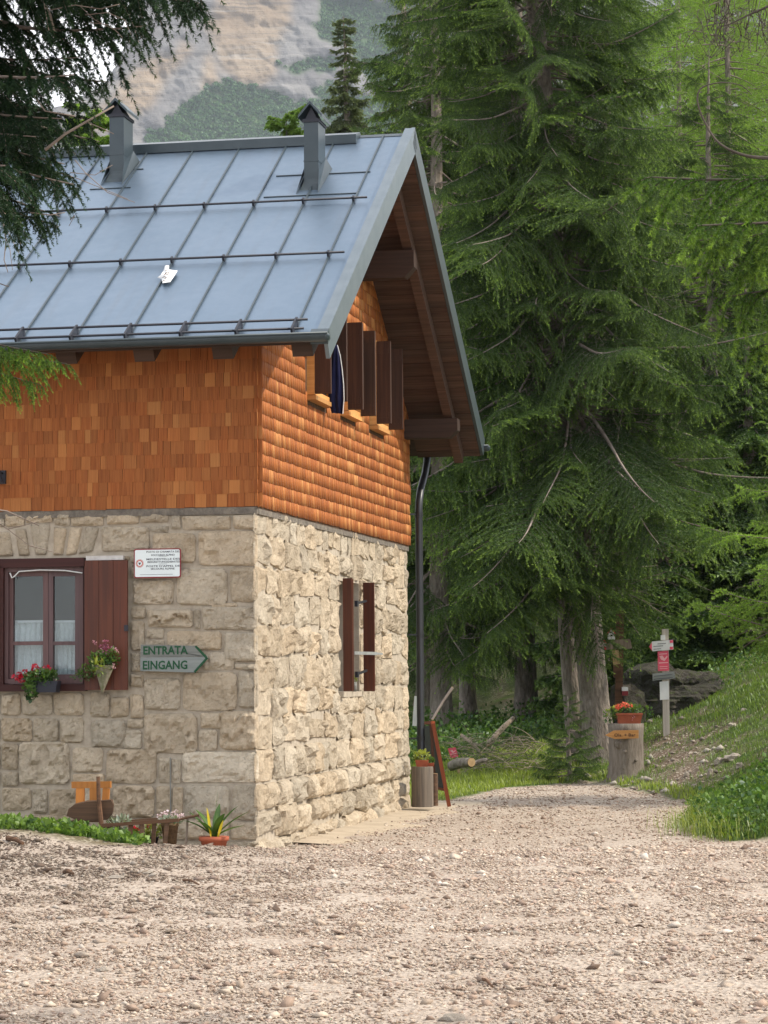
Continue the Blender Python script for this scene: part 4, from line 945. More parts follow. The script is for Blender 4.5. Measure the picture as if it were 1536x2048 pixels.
# orange backrest, bark-edged slab seat: a rustic chair by the wall
def lw(x, y, t): p = hit(x, y, 1, t); return Vector((p[0], t, p[2]))
r = empty('rustic_chair', hutspot(*lw(180, 1700, -.45)), -TH, 'rustic wooden chair with orange slat back and bark edged slab seat', 'chair'); o0 = lw(180, 1700, -.45)
def rel(x, y, t): return lw(x, y, t) - o0
mb = MB(); p, q = rel(144, 1570, -.40), rel(222, 1569, -.40); mb.bar(p, q, .03, .056); mb.build('top_rail', M['orange_wood'], r)
for x0, x1, wd in ((161, 160, .075), (187, 187, .065), (213, 209, .06)): MB().bar(rel(x0, 1576, -.40), rel(x1, 1624, -.40), wd, .022, 0, (0, 1, 0)).build('slat', M['orange_wood'], r)
mb = MB(); P_ = [(133, 1632), (137, 1618), (150, 1609), (172, 1604), (198, 1602), (222, 1600), (227, 1610), (225, 1628), (214, 1640), (180, 1641), (150, 1639)]
rj = random.Random(4); V1 = [rel(x, y, -.52-.0) for x, y in P_]; V2 = [rel(x+rj.uniform(1, 4), y-rj.uniform(1, 4), -.44) for x, y in P_]; n = len(P_)
mb.add(V1+V2, [tuple(range(n)), tuple(range(2*n-1, n-1, -1))] + [(i, (i+1) % n, n+(i+1) % n, n+i) for i in range(n)]); mb.build('slab_seat', M['brown_wood'], r)
MB().tube([rel(138, 1645, -.5), rel(170, 1641, -.5), rel(206, 1641, -.5)], .016, 7).build('front_rail', M['brown_wood'], r)
for x0, x1 in ((149, 150), (222, 222)): MB().tube([rel(x0, 1640, -.46), rel(x1, 1712, -.46)], .02, 7).build('leg', M['brown_wood'], r)
mb = MB(); mb.tube([rel(196, 1553, -.56), rel(198, 1600, -.56), rel(203, 1650, -.56), rel(204, 1712, -.56)], [.016, .02, .022, .022], 8, 0, True, .1); mb.build('post', M['brown_wood'], r)
# wooden hand barrow used as a planter
o0 = lw(290, 1715, -.5)
r = empty('planter_barrow', hutspot(*o0), -TH, 'old wooden hand barrow planter with slatted side before the stone wall', 'planter')
MB().bar(rel(205, 1651, -.62), rel(358, 1640, -.62), .03, .03).build('rail', M['brown_wood'], r); MB().bar(rel(222, 1646, -.36), rel(350, 1636, -.36), .03, .03).build('rail', M['brown_wood'], r)
MB().tube([rel(350, 1641, -.62), rel(372, 1636, -.6), rel(398, 1630, -.58)], .011, 6).build('handle', M['brown_wood'], r)
for x0, x1 in ((214, 226), (236, 240), (262, 262), (284, 283), (309, 306), (334, 330)): MB().bar(rel(x0, 1649-(x0-205)*.07, -.615), rel(x1, 1695, -.60), .035, .014, 0, (0, 1, 0)).build('slat', M['brown_wood'], r)
MB().box(tuple(rel(226, 1704, -.62)), tuple(rel(350, 1690, -.36))).build('base_board', M['brown_wood'], r)
MB().tube([rel(375, 1638, -.56), rel(371, 1706, -.56)], .012, 6).build('leg', M['grey_wood'], r)
MB().tube([rel(212, 1650, -.5), rel(206, 1706, -.5)], .03, 8).build('leg', M['brown_wood'], r)
def pot(name, x, ytop, ybot, wpx, t, mat, label, fol=None, heads=None, cat='flower pot', group=None, taper=.75, n=180, fr=(.09, .08, .06)):
    b = lw(x, ybot, t); tp_ = lw(x, ytop, t); h = tp_.z-b.z; rad = wpx*.0043/2
    rr = empty(name, hutspot(*b), -TH, label, cat, group)
    mb = MB(); mb.tube([(0, 0, 0), (0, 0, h*.86), (0, 0, h*.861), (0, 0, h)], [rad*taper, rad*.97, rad*1.06, rad*1.06], 16); mb.build('pot', M[mat], rr, True)
    if fol: leaves_obj('foliage', [shift(leafcloud(n, fr, .045, int(x)), (0, 0, h+fr[2]*.6))], fol, rr)
    if heads: flower_heads('flower', [lw(px, py, t)-b for px, py in heads[0]], heads[1], heads[2], rr, None, 22, int(x))
    return rr
pot('flower_pot', 340, 1646, 1690, 34, -.50, 'basket', 'brown wicker pot of pale pink flowers in the hand barrow', 'grey_leaf', ([(319, 1634), (326, 1629), (332, 1625), (339, 1633), (345, 1628), (351, 1624), (358, 1633), (364, 1630), (327, 1637), (344, 1637)], .022, 'fl_pale'), n=120, fr=(.11, .08, .03))
pot('flower_pot', 246, 1661, 1690, 20, -.56, 'silver', 'small zinc pot of grey leaves in the hand barrow', 'grey_leaf', None, n=110, fr=(.10, .07, .07))
pot('flower_pot', 228, 1656, 1690, 18, -.44, 'silver', 'zinc pot behind the left slats of the barrow', 'grey_leaf', None, n=70, fr=(.06, .05, .05))
pot('flower_pot', 268, 1676, 1694, 24, -.50, 'terracotta', 'low pot of crimson flowers behind the barrow slats', 'plant', ([(262, 1655), (270, 1660), (290, 1652), (258, 1664), (273, 1668), (264, 1672)], .028, 'fl_red'), n=90, fr=(.07, .05, .04))
pot('flower_pot', 305, 1674, 1694, 24, -.50, 'dark_pot', 'dark pot of fresh yellow green leaves behind the barrow slats', 'plant_lt', None, n=130, fr=(.09, .07, .07))
# broad-leaved pot plant with two yellow leaves
b = lw(428, 1712, -.55); r = empty('pot_plant', hutspot(*b), -TH, 'terracotta pot plant with long green straps and two yellow leaves', 'pot plant')
MB().tube([(0, 0, 0), (0, 0, .13), (0, 0, .131), (0, 0, .165)], [.085, .115, .13, .13], 18).build('pot', M['terracotta'], r, True)
for i, (L_, wd, az, ln, dr, m) in enumerate(((.42, .035, .3, .06, .05, 'plant'), (.36, .034, .5, .45, .3, 'plant'), (.34, .032, 2.6, .5, .35, 'plant'), (.33, .035, -.9, .5, .4, 'plant'), (.38, .03, 0.0, .75, .25, 'plant'), (.30, .032, 3.3, .75, .4, 'plant'), (.34, .03, 1.5, .35, .2, 'plant'), (.27, .035, -2.1, .55, .5, 'plant'), (.33, .03, 3.0, .7, .15, 'plant'), (.30, .03, -.3, 1.0, .3, 'plant'))):
    V, Fc = strap_leaf(L_, wd, az, ln, dr); o = MB().add([(x, y, z+.15) for x, y, z in V], Fc).build('leaf', M[m], r, True)
    a_ = o.data.attributes.new('tip', 'FLOAT', 'POINT'); a_.data.foreach_set('value', [(.15 if k % 3 != 1 else .6)*random.uniform(.6, 1.3) for k in range(len(V))])
for L_, az, ln, xo in ((.27, 2.9, .12, -.01), (.17, -.3, .3, .05)):
    V, Fc = strap_leaf(L_, .024, az, ln, .05); o = MB().add([(x+xo, y-.06, z+.15) for x, y, z in V], Fc).build('yellow_leaf', M['yellow_leaf'], r, True)
# blue cloth hung from the first gable window
mb = MB(); r = empty('hung_cloth', hutspot(.10, 2.68, 4.1), -TH, 'navy blue cloth hanging out of the nearest gable window', 'cloth')
P_ = [(670, 690, 674, 690), (664, 712, 680, 712), (660, 740, 684, 740), (658, 770, 687, 770), (656, 800, 688, 800), (664, 826, 686, 828)]; V = []
for j, (x0, y0, x1, y1) in enumerate(P_):
    for i in range(13):
        u = i/12; p = hit(x0+(x1-x0)*u, y0+(y1-y0)*u, 1, 2.70); V.append((p[0]-.10, .02+.022*math.sin(u*15+j*.3)*(.3+.14*j), p[2]-4.1))
mb.add(V, [(j*13+i, j*13+i+1, (j+1)*13+i+1, (j+1)*13+i) for j in range(5) for i in range(12)]); o = mb.build('fabric', M['cloth'], r, True)
so_ = o.modifiers.new('thickness', 'SOLIDIFY'); so_.thickness = .008
ed = MB(); ed.tube([Vector(V[j*13+12])+Vector((.002, -.004, 0)) for j in range(6)], .0045, 5); ed.build('white_hem', M['white'], r)
# crumpled paper on the roof
def rfp(x, y, h=.03):
    dl = loc(EYEV + ray(x, y)) - OL; k = (ZR - SLP*(TR-OL[1]) + h/CS - OL[2])/(dl[2]-SLP*dl[1]); return Vector(OL + k*dl)
c0 = rfp(333, 550, 0); r = empty('crumpled_paper', hutspot(*c0), -TH, 'crumpled white paper with brown marks caught on a roof seam', 'litter')
Pq = [(315, 555), (322, 549), (327, 541), (330, 532), (334, 530), (338, 531), (338, 539), (345, 540), (355, 541), (348, 553), (340, 564), (325, 566), (323, 558)]
rj = random.Random(8); cen = rfp(334, 552, .07)-c0; V = [cen] + [rfp(x, y, rj.uniform(.02, .06))-c0 for x, y in Pq]; n = len(Pq)
o = MB().add(V, [(0, 1+i, 1+(i+1) % n) for i in range(n)]).build('sheet', M['white'], r); so_ = o.modifiers.new('thickness', 'SOLIDIFY'); so_.thickness = .004
for x, y in ((333, 541), (332, 546), (329, 549), (335, 549), (327, 554), (331, 556), (327, 562), (338, 545)): p = rfp(x, y, .068)-c0; MB().bar(p-Vector((.006, .004, .004)), p+Vector((.006, .012, .008)), .010, .004).build('brown_mark', M['brown_wood'], r)
# wall lamp at the left
a, z = front(-2, 955, -.09); r = empty('wall_lamp', hutspot(a, 0, z), -TH, 'small dark lamp on the shingle wall at the left edge', 'lamp')
MB().box((-.03, -.01, -.05), (.03, .02, .07)).build('back_plate', M['bar'], r); MB().tube([(0, 0, .04), (0, -.06, .055), (0, -.10, .03)], .01, 7).build('bracket', M['bar'], r); MB().tube([(0, -.10, .04), (0, -.10, -.04)], [.018, .045], 12).build('lamp_shade', M['bar'], r)
# vase in the narrow window
b = hutspot(-.02+.03, 3.98, LZ0+.012); p = hit(711, 1378, 1, 3.98); b = hutspot(p[0]-.01, 3.98, LZ0+.012)
r = empty('vase', b, -TH, 'small pale vase with yellow green sprig in the narrow gable window', 'vase')
MB().tube([(0, 0, 0), (0, 0, .06), (0, 0, .10)], [.018, .026, .02], 12).build('vessel', M['grey_board'], r, True); leaves_obj('sprig', [shift(leafcloud(50, (.03, .03, .03), .025, 5), (0, 0, .13))], 'plant_lt', r)
# ------------------------------------------------------------------ conifers
def unit(v): return v/np.maximum(np.linalg.norm(v, axis=-1, keepdims=True), 1e-9)
def needles(S, Dr, Ln, young, per, nl, nw, r, spread=.75):
    n = len(S); u = r.uniform(0, 1, (n, per)); u = np.where(r.uniform(0, 1, (n, per)) < .12, 1.0, u)
    base = S[:, None] + Dr[:, None]*(Ln[:, None]*u)[..., None]
    rd = r.normal(0, 1, (n, per, 3)); rd -= Dr[:, None]*(rd*Dr[:, None]).sum(2, keepdims=True); rd = unit(rd)
    nd = unit(Dr[:, None]*.8 + rd*spread + np.array([0, 0, .12])); sd = unit(np.cross(nd, r.normal(0, 1, (n, per, 3))))
    l = nl*r.uniform(.7, 1.2, (n, per, 1))
    V = np.stack([base - sd*nw/2, base + sd*nw/2, base + nd*l], 2)
    tip = np.clip(.02 + young[:, None]*(.15 + .85*u**1.5) + r.uniform(-.10, .10, (n, per)), 0, 1)  # lighter new growth; dark inner ends also paint the shade inside the boughs
    return V.reshape(-1, 3), np.arange(n*per*3).reshape(-1, 3), np.repeat(tip.ravel(), 3)
def tube_np(P, rad, n=4):
    P = np.asarray(P, float); m = len(P); d = np.gradient(P, axis=0); d = unit(d); ref = np.array([0, 0, 1.0]) if abs(d[0, 2]) < .8 else np.array([1.0, 0, 0])
    u = unit(np.cross(d, ref)); v = np.cross(d, u); an = np.arange(n)*2*PI/n; rad = np.broadcast_to(rad, (m,))
    V = P[:, None] + rad[:, None, None]*(u[:, None]*np.cos(an)[None, :, None] + v[:, None]*np.sin(an)[None, :, None])
    T = []
    for i in range(m-1):
        for k in range(n):
            a, b, c, d_ = i*n+k, i*n+(k+1) % n, (i+1)*n+(k+1) % n, (i+1)*n+k; T += [(a, b, c), (a, c, d_)]
    return V.reshape(-1, 3), np.array(T)
def pack(need, woods):
    off = 0; V, T, A, Mi = [], [], [], []
    for (v, t, a) in need: V.append(v); T.append(t+off); A.append(a); Mi.append(np.zeros(len(t), int)); off += len(v)
    for (v, t) in woods: V.append(v); T.append(t+off); A.append(np.zeros(len(v))); Mi.append(np.ones(len(t), int)); off += len(v)
    return np.concatenate(V), np.concatenate(T), np.concatenate(A), np.concatenate(Mi)
def spruce_branch(seed, Lb, per=30, nl=.027, nw=.0075, step=.05, shoot=(.09, .19), lat=.46, hang=.6, bare=.22, dens=1.0, yng=1.0):
    r = np.random.default_rng(seed); m = 12; s = np.linspace(0, 1, m)
    limb = np.stack([s*Lb, .06*Lb*np.sin(s*3+r.uniform(0, 6))*s, Lb*(-.20*s**1.2 + .16*np.clip(s-.55, 0, 1)**1.3*2)], 1)
    at_ = lambda q: np.stack([np.interp(q, s, limb[:, k]) for k in range(3)], -1)
    woods = [tube_np(limb, np.linspace(.011*Lb+.003, .003, m), 5)]; S, Dr, Ln, Yg = [], [], [], []
    q = bare; side = 1
    while q < 1.0:
        side = -side; l = Lb*(lat*(1-q)**.75 + .07)*r.uniform(.55, 1.1); an = side*math.radians(r.uniform(38, 68)); p0 = at_(q)
        if r.uniform() > dens: q += .03/Lb*2; continue
        k = max(3, int(l/step)); uu = np.linspace(0, 1, k+1)
        lift = r.uniform(-.12, .14); hg = hang*r.uniform(.5, 1.3)
        path = p0 + np.stack([uu*l*math.cos(an), uu*l*math.sin(an), l*(lift*uu - hg*uu**1.8)], 1)
        if l > .12: woods.append(tube_np(path[::2] if k > 5 else path, np.linspace(.0035, .0016, len(path[::2] if k > 5 else path)), 3))
        d = unit(np.gradient(path, axis=0))
        for i in range(k):                                   # shoots along the side twig, herringbone and drooping
            f = (i+1)/k
            S.append(path[i]); Dr.append(d[i]); Ln.append(l/k*1.1); Yg.append(.35*f*yng)
            if f > .15 or r.uniform() < .35:
                for sg in (-1, 1):
                    if r.uniform() < .18: continue
                    w = unit(np.cross(d[i], [0, 0, 1.0])); dd = unit(d[i]*r.uniform(.5, .95) + w*sg*r.uniform(.35, .9) + np.array([0, 0, -r.uniform(.2, 1.3)*(.4+hang)]))
                    S.append(path[i]); Dr.append(dd); Ln.append(r.uniform(*shoot)*(1.05-.35*f)); Yg.append(r.uniform(.35, 1.0)*(.4+.6*f)*(.35+.65*q)*yng)
        S.append(path[-1]); Dr.append(d[-1]); Ln.append(shoot[1]*.7); Yg.append(yng)
        q += r.uniform(.022, .042)*2.4/max(Lb, .9)*.7
    need = needles(np.array(S), np.array(Dr), np.array(Ln), np.array(Yg), per, nl, nw, r)
    return pack([need], woods)
def larch_branch(seed, Lb, per=13, nl=.034, nw=.0085, tuft=.028):
    r = np.random.default_rng(seed); m = 12; s = np.linspace(0, 1, m)
    limb = np.stack([s*Lb, .08*Lb*np.sin(s*4+r.uniform(0, 6))*s, Lb*(.10*s - .28*s**2 + .16*s**4)], 1)
    at_ = lambda q: np.stack([np.interp(q, s, limb[:, k]) for k in range(3)], -1)
    woods = [tube_np(limb, np.linspace(.010*Lb+.002, .002, m), 4)]; S, Dr = [], []
    def line(path):
        seg = np.linalg.norm(np.diff(path, axis=0), axis=1).sum(); k = max(2, int(seg/tuft)); q = np.linspace(0, 1, k); tt = np.linspace(0, 1, len(path))
        P = np.stack([np.interp(q, tt, path[:, j]) for j in range(3)], 1); g = unit(np.gradient(P, axis=0))
        for p, d in zip(P, g): S.append(p); Dr.append(unit(d*.4 + r.normal(0, .6, 3) + [0, 0, .4]))
    line(limb[3:]); q = .12
    while q < 1:
        l = Lb*(.34*(1-q)**.6+.08)*r.uniform(.5, 1.15); an = r.choice([-1, 1])*math.radians(r.uniform(30, 75)); uu = np.linspace(0, 1, 7); p0 = at_(q)
        path = p0 + np.stack([uu*l*math.cos(an), uu*l*math.sin(an), l*(r.uniform(-.1, .3)*uu - r.uniform(.2, .8)*uu**1.7)], 1)
        woods.append(tube_np(path, np.linspace(.0025, .0012, 7), 3)); line(path)
        for _ in range(r.integers(1, 4)):
            i = r.integers(1, 6); l2 = l*r.uniform(.25, .55); dd = unit(np.array([math.cos(an+r.uniform(-1, 1)), math.sin(an+r.uniform(-1, 1)), -r.uniform(.2, 1.2)])); line(path[i] + np.linspace(0, 1, 4)[:, None]*dd*l2)
        q += r.uniform(.03, .07)
    n = len(S); need = needles(np.array(S), np.array(Dr), np.full(n, .012), r.uniform(.2, 1, n), per, nl, nw, r, 1.3)
    return pack([need], woods)
def branch_mesh(arr, mats): V, T, A, Mi = arr; return npmesh('branch', V, T, mats, Mi, {'tip': A})
SPm = [M['spruce'], M['twig']]
SPRUCE = {'L': [branch_mesh(spruce_branch(100+i, 2.7), SPm) for i in range(5)], 'M': [branch_mesh(spruce_branch(120+i, 1.6), SPm) for i in range(4)], 'S': [branch_mesh(spruce_branch(140+i, .85), SPm) for i in range(2)]}
NOML = {'L': 2.7, 'M': 1.6, 'S': .85}
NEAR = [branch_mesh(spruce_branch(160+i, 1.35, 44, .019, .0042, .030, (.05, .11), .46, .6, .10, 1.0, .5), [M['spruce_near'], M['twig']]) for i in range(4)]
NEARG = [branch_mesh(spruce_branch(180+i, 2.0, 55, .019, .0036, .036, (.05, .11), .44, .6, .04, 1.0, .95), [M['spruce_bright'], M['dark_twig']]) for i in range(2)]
LARCH = [branch_mesh(larch_branch(200+i, 1.9), [M['larch'], M['twig']]) for i in range(4)]
LOWS = [spruce_branch(220+i, 2.4, 12, .040, .016, .10, (.14, .28), .46, .65) for i in range(3)]
SMS = [spruce_branch(240+i, .9, 14, .06, .028, .07, (.12, .22), .5, .5) for i in range(2)]; SML = [larch_branch(244+i, .9, 12, .075, .034, .04) for i in range(2)]
LOWL = [larch_branch(230+i, 2.4, 9, .055, .017, .085) for i in range(3)]
def dead_twigs(rg, H, z0, z1, n, rtr, Lmax, sub=6):
    out = []
    for _ in range(n):
        z = rg.uniform(z0, z1); az = rg.uniform(0, 2*PI); l = Lmax*rg.uniform(.3, 1)*(1-.5*z/H); m = 6; s = np.linspace(0, 1, m)
        c, sn = math.cos(az), math.sin(az); dz = rg.uniform(-.35, .1); P = np.stack([c*(s*l), sn*(s*l), z + l*(dz*s + rg.uniform(-.15, .15)*s*s)], 1) + np.cumsum(rg.normal(0, .012*l, (m, 3)), 0)
        out.append(tube_np(P, np.linspace(.007+.004*l, .002, m), 4))
        for _k in range(sub):
            i = rg.integers(1, m-1); l2 = l*rg.uniform(.12, .4); d = unit(np.array([c, sn, -.25]) + rg.normal(0, .55, 3)); q = np.linspace(0, 1, 4)[:, None]
            P2 = P[i] + d*q*l2 + np.array([0, 0, -.18*l2])*q**2; out.append(tube_np(P2, np.linspace(.0045, .0018, 4), 3))
            for _j in range(2): d3 = unit(d + rg.normal(0, .6, 3)); out.append(tube_np(P2[rg.integers(1, 4)] + d3*np.linspace(0, 1, 3)[:, None]*l2*.5, np.linspace(.0028, .0014, 3), 3))
    V, T, off = [], [], 0
    for v, t in out: V.append(v); T.append(t+off); off += len(v)
    return np.concatenate(V), np.concatenate(T)
def trunk_mesh(H, r0, seed, flare=.5, top=.02, n=14):
    rg = np.random.default_rng(seed); zs = np.concatenate([np.linspace(-.35, 1.2, 9), np.linspace(1.6, H, 26)]); mb = MB(); V = []
    for i, z in enumerate(zs):
        zz = max(z, 0); rr = r0*(1-zz/H)**.85 + top*.3 + r0*flare*math.exp(-zz/.28)
        for k in range(n): an = 2*PI*k/n; q = rr*(1 + .05*math.sin(3*an+seed) + .12*math.exp(-zz/.3)*math.sin(5*an+seed*2) + rg.uniform(-.03, .03)); V.append((q*math.cos(an)+.02*math.sin(z*1.1+seed), q*math.sin(an), z))
    m = len(zs); mb.add(V, [(i*n+k, i*n+(k+1) % n, (i+1)*n+(k+1) % n, (i+1)*n+k) for i in range(m-1) for k in range(n)]); return mb
def put_branch(me, parent, p, az, pitch, sc, roll=0):
    o = bpy.data.objects.new('branch', me); COL.objects.link(o); o.parent = parent; o.location = p
    o.rotation_euler = (Matrix.Rotation(az, 4, 'Z') @ Matrix.Rotation(-pitch, 4, 'Y') @ Matrix.Rotation(roll, 4, 'X')).to_euler(); o.scale = (sc,)*3; return o
def spruce_whorls(rg, H, R, z0, ztop_dense, sp=.36, per=(4, 6), light=0.0):
    z = z0
    while z < H-.25:
        f = (z-z0)/(H-z0); base = R*min(1, (1-f)**.8*1.08)*(.72+.28*min(1, (z-z0)/1.5)); a0 = rg.uniform(0, 2*PI); n = rg.integers(per[0], per[1])
        if z > ztop_dense: n = max(3, n-1)
        for k in range(n):
            az = a0 + 2*PI*k/n + rg.uniform(-.5, .5)
            if rg.uniform() < light: az = rg.uniform(-3.0, -.1)          # edge trees grow fuller towards the open yard
            yield z + rg.uniform(-.18, .18), az, math.radians((-16 if f < .35 else -16 + 42*(f-.35)) + rg.normal(0, 12)), max(.3, base*rg.uniform(.5, 1.15))
        z += sp*(1 if z < ztop_dense else 2.6)*(1 - .35*f)
def tree_root(name, X, D, lean, label, cat, group, sink=.05):
    o = empty(name, (X, D, gz(X, D)-sink), 0, label, cat, group); o.rotation_euler = (lean[1], lean[0], 0); return o
def spruce(label, X, D, H, R, z0, r0, lean=(0, 0), seed=0, dense=13, dead=60, group='spruces behind the hut', sp=.36, per=(4, 6), azskip=None, name='spruce_tree', light=.0):
    rg = np.random.default_rng(seed); t_ = tree_root(name, X, D, lean, label, 'tree', group)
    tk = trunk_mesh(H, r0, seed).build('trunk', M['bark'], t_, True)
    v, tt = dead_twigs(rg, H, max(.9, z0-.5), min(H*.7, dense), dead, r0, R*.62); cr = link('crown', npmesh('crown', v, tt, M['twig']), t_)
    count = 0
    for z, az, pi_, l in spruce_whorls(rg, H, R, z0, dense, sp, per, light):
        if azskip and azskip(z, az): continue
        count += 1
        if count > 300: break
        cl = 'L' if l > 2.0 else ('M' if l > 1.1 else 'S'); me = SPRUCE[cl][rg.integers(len(SPRUCE[cl]))]
        put_branch(me, cr, (r0*.5*math.cos(az), r0*.5*math.sin(az), z), az, pi_, l/NOML[cl], rg.normal(0, .35))
    return t_, cr
CROWN = {}
def merged_crown(kind, seed, H, R, z0, sp=None, ned=None, fat=.3):
    rg = np.random.default_rng(seed); src = (LOWS if kind == 'spruce' else LOWL) if H > 12 else (SMS if kind == 'spruce' else SML); nom = 2.4 if H > 12 else .9; V, T, A, Mi, off = [], [], [], [], 0
    for z, az, pi_, l in spruce_whorls(rg, H, R, z0, 99, sp or (.62 if kind == 'spruce' else .34), (4, 6)):
        l = max(l, fat)
        v, t, a, m = src[rg.integers(len(src))]; mat = np.array(Matrix.Rotation(az, 3, 'Z') @ Matrix.Rotation(-pi_, 3, 'Y'))
        V.append((v*(l/nom)) @ mat.T + np.array([0, 0, z])); T.append(t+off); A.append(a); Mi.append(m); off += len(v)
    mats = [M[ned], M['twig']] if ned else [M['spruce_far'], M['twig']] if kind == 'spruce' else [M['larch'], M['twig']]
    return npmesh('crown', np.concatenate(V), np.concatenate(T), mats, np.concatenate(Mi), {'tip': np.concatenate(A)})
print('tris L', [len(m.polygons) for m in SPRUCE['L']], [len(a[1]) for a in LOWS], [len(m.polygons) for m in NEAR])
CROWN['s0'] = merged_crown('spruce', 1, 20, 3.0, 1.2); CROWN['s1'] = merged_crown('spruce', 2, 20, 2.6, 2.2); CROWN['l0'] = merged_crown('larch', 3, 18, 3.0, 2.2); CROWN['l1'] = merged_crown('larch', 4, 6, 2.0, .6, .22, None, .55); CROWN['s3'] = merged_crown('spruce', 8, 9, 2.1, .25, .27, None, .4); CROWN['s2'] = merged_crown('spruce', 7, 9, 1.75, .5, .26, 'spruce_old', .4)
TRK = trunk_mesh(20, .22, 5).build('trunk', M['bark'], None, True); TRM = TRK.data; bpy.data.objects.remove(TRK)
def far_tree(key, X, D, s, label, group, sx=1.0, z=None):
    kind = 'spruce_tree' if key[0] == 's' else 'larch_tree'; t_ = tree_root(kind, X, D, (random.uniform(-.03, .03), 0), label, 'tree', group)
    if z is not None: t_.location.z = z
    t_.rotation_euler.z = random.uniform(0, 6.28); t_.scale = (s*sx, s*sx, s)
    o = link('trunk', TRM, t_); o.scale = ((.5, .5) if key[0] == 'l' else (1, 1)) + ({'s0': 1, 's1': 1, 'l0': .9, 'l1': .29, 's2': .44, 's3': .44}[key],); link('crown', CROWN[key], t_); return t_
G1 = 'spruces at the edge of the wood'
P0 = ground(1203, 1522, 30, 45)
tA, crA = spruce('tallest spruce with a thick grey trunk right beside the stump of flowers', P0[0], P0[1], 21, 3.2, 2.9, .215, (-.075, 0), 41, 12.4, 300, G1, .33, (6, 8), lambda z, az: (7.4 < z < 10.4 and math.cos(az+PI/2) > .90 and random.random() < .45) or (z < 4.3 and math.cos(az+.3) > .55), light=.5)
P1 = ground(1166, 1526, 30, 45)
tB, _ = spruce('dark slender spruce leaning left just beside the thick trunk', P1[0]-.02, P1[1]+.45, 15, 1.7, 4.2, .125, (-.085, 0), 42, 11, 70, G1, .5, (3, 5))
tC, _ = spruce('thinnest bare young spruce trunk between two thicker ones', P1[0]+.09, P1[1]-.25, 10, .8, 4.6, .058, (-.05, 0), 43, 9, 40, G1, .55, (3, 4))
P2 = ground(938, 1452, 30, 60)
tD, crD = spruce('spruce with a leaning pale trunk behind the sandwich board', P2[0], max(P2[1], 40.5), 18, 2.75, 2.9, .15, (-.055, 0), 44, 12.5, 110, G1, .34, (6, 8), light=.4)
tF, crF = spruce('broad dark spruce behind the trail signpost', 5.9, 45.5, 11.0, 3.3, 1.4, .19, (.01, 0), 45, 14, 120, G1, .38, (5, 7))
tE, _ = spruce('dark shaded spruce trunk nearest the downpipe', .98, 45, 19, 2.6, 1.9, .19, (0, 0), 46, 14, 60, G1, .42)
tN, _ = spruce('spruce standing behind the leaning pale trunk', 2.6, 46.5, 20, 3.0, 2.4, .2, (0, 0), 47, 14, 60, G1, .42)
G2 = 'wood filling the slope behind the hut'
for i, (X, D, s, k) in enumerate(((4.6, 52, .95, 's1'), (.9, 54, .95, 's0'), (7.6, 57, .55, 's1'), (2.5, 61, 1.1, 's0'), (12.5, 63, 1.15, 's1'), (5.4, 68, 1.2, 's0'), (9.3, 72, 1.2, 's1'), (15, 74, 1.1, 's0'), (3.0, 76, 1.1, 's1'))):
    far_tree(k, X, D, s, 'dark spruce in the thick of the wood behind the signpost', G2)
for X, D, s, lab in ((4.75, 42.6, .62, 'young dark spruce just behind the mossy boulder'), (6.3, 43.2, .75, 'young dark spruce filling the gap right of the signpost'), (7.7, 44.6, .8, 'young dark spruce at the right edge above the bank'), (3.75, 44.2, .6, 'young dark spruce between the trail post and the signpost')): far_tree('s3', X, D, s, lab, 'young spruces behind the boulder')
G3 = 'larches beyond the spruces'
for X, D, s, k, lab in ((6.5, 46.5, .95, 'l0', 'light green larch behind the dark spruce with the signpost'), (7.9, 49.5, .98, 'l0', 'pale green larch showing high at the right behind the near spruce'), (9.6, 55, 1.1, 'l0', 'pale green larch high in the upper right corner'), (6.3, 64, 1.1, 'l0', 'pale green larch deep in the wood behind the tall spruce'), (1.0, 62, .82, 'l0', 'hazy green larch just right of the roof peak'),
                        (8.4, 61, 1.2, 'l0', 'larch standing between the two tall ones in the upper right'), (7.0, 58, 1.05, 'l0', 'larch just left of the curled bare branch'), (10.2, 70, 1.35, 'l0', 'tallest larch far up the slope at the right'), (11.5, 66, 1.1, 'l0', 'larch far up the slope behind the right hand larches')):
    far_tree(k, X, D, s, lab, G3)
p = at(573, 216, 62); far_tree('l1', p[0], 62, .95, 'small yellow green larch top behind the right flue', None, 1.0, p[2]-6*.95)
p = at(176, 205, 56); far_tree('l1', p[0], 56, .95, 'bright yellow green larch top behind the left flue', None, 1.2, p[2]-6*.95)
p = at(701, 18, 78); t_ = far_tree('s2', p[0], 78, .9, 'solitary narrow grey green spruce rising above the ridge', None, 1.0, p[2]-9*.9)
p = at(752, 240, 90); far_tree('l0', p[0]+.4, 90, .6, 'pale larch low beside the narrow spruce above the roof', None, 1.2, p[2]-18*.6)
# sapling on the grass
ps = ground(1140, 1562, 30, 42); tS = tree_root('spruce_sapling', ps[0], ps[1], (0, 0), 'bushy dark spruce sapling on the grass left of the trunks', 'tree', None, .02)
trunk_mesh(1.35, .022, 3).build('trunk', M['bark'], tS, True); rg = np.random.default_rng(9); cr = link('crown', npmesh('crown', *dead_twigs(rg, 1.3, .1, .8, 10, .02, .3, 3), M['twig']), tS)
for k in range(40):
    z = .06 + 1.2*(k/40); az = k*2.4 + rg.uniform(-.3, .3); put_branch(SPRUCE['S'][k % 2], cr, (0, 0, z), az, math.radians(8+20*k/40), (.50*(1-k/44)+.06)/.85)
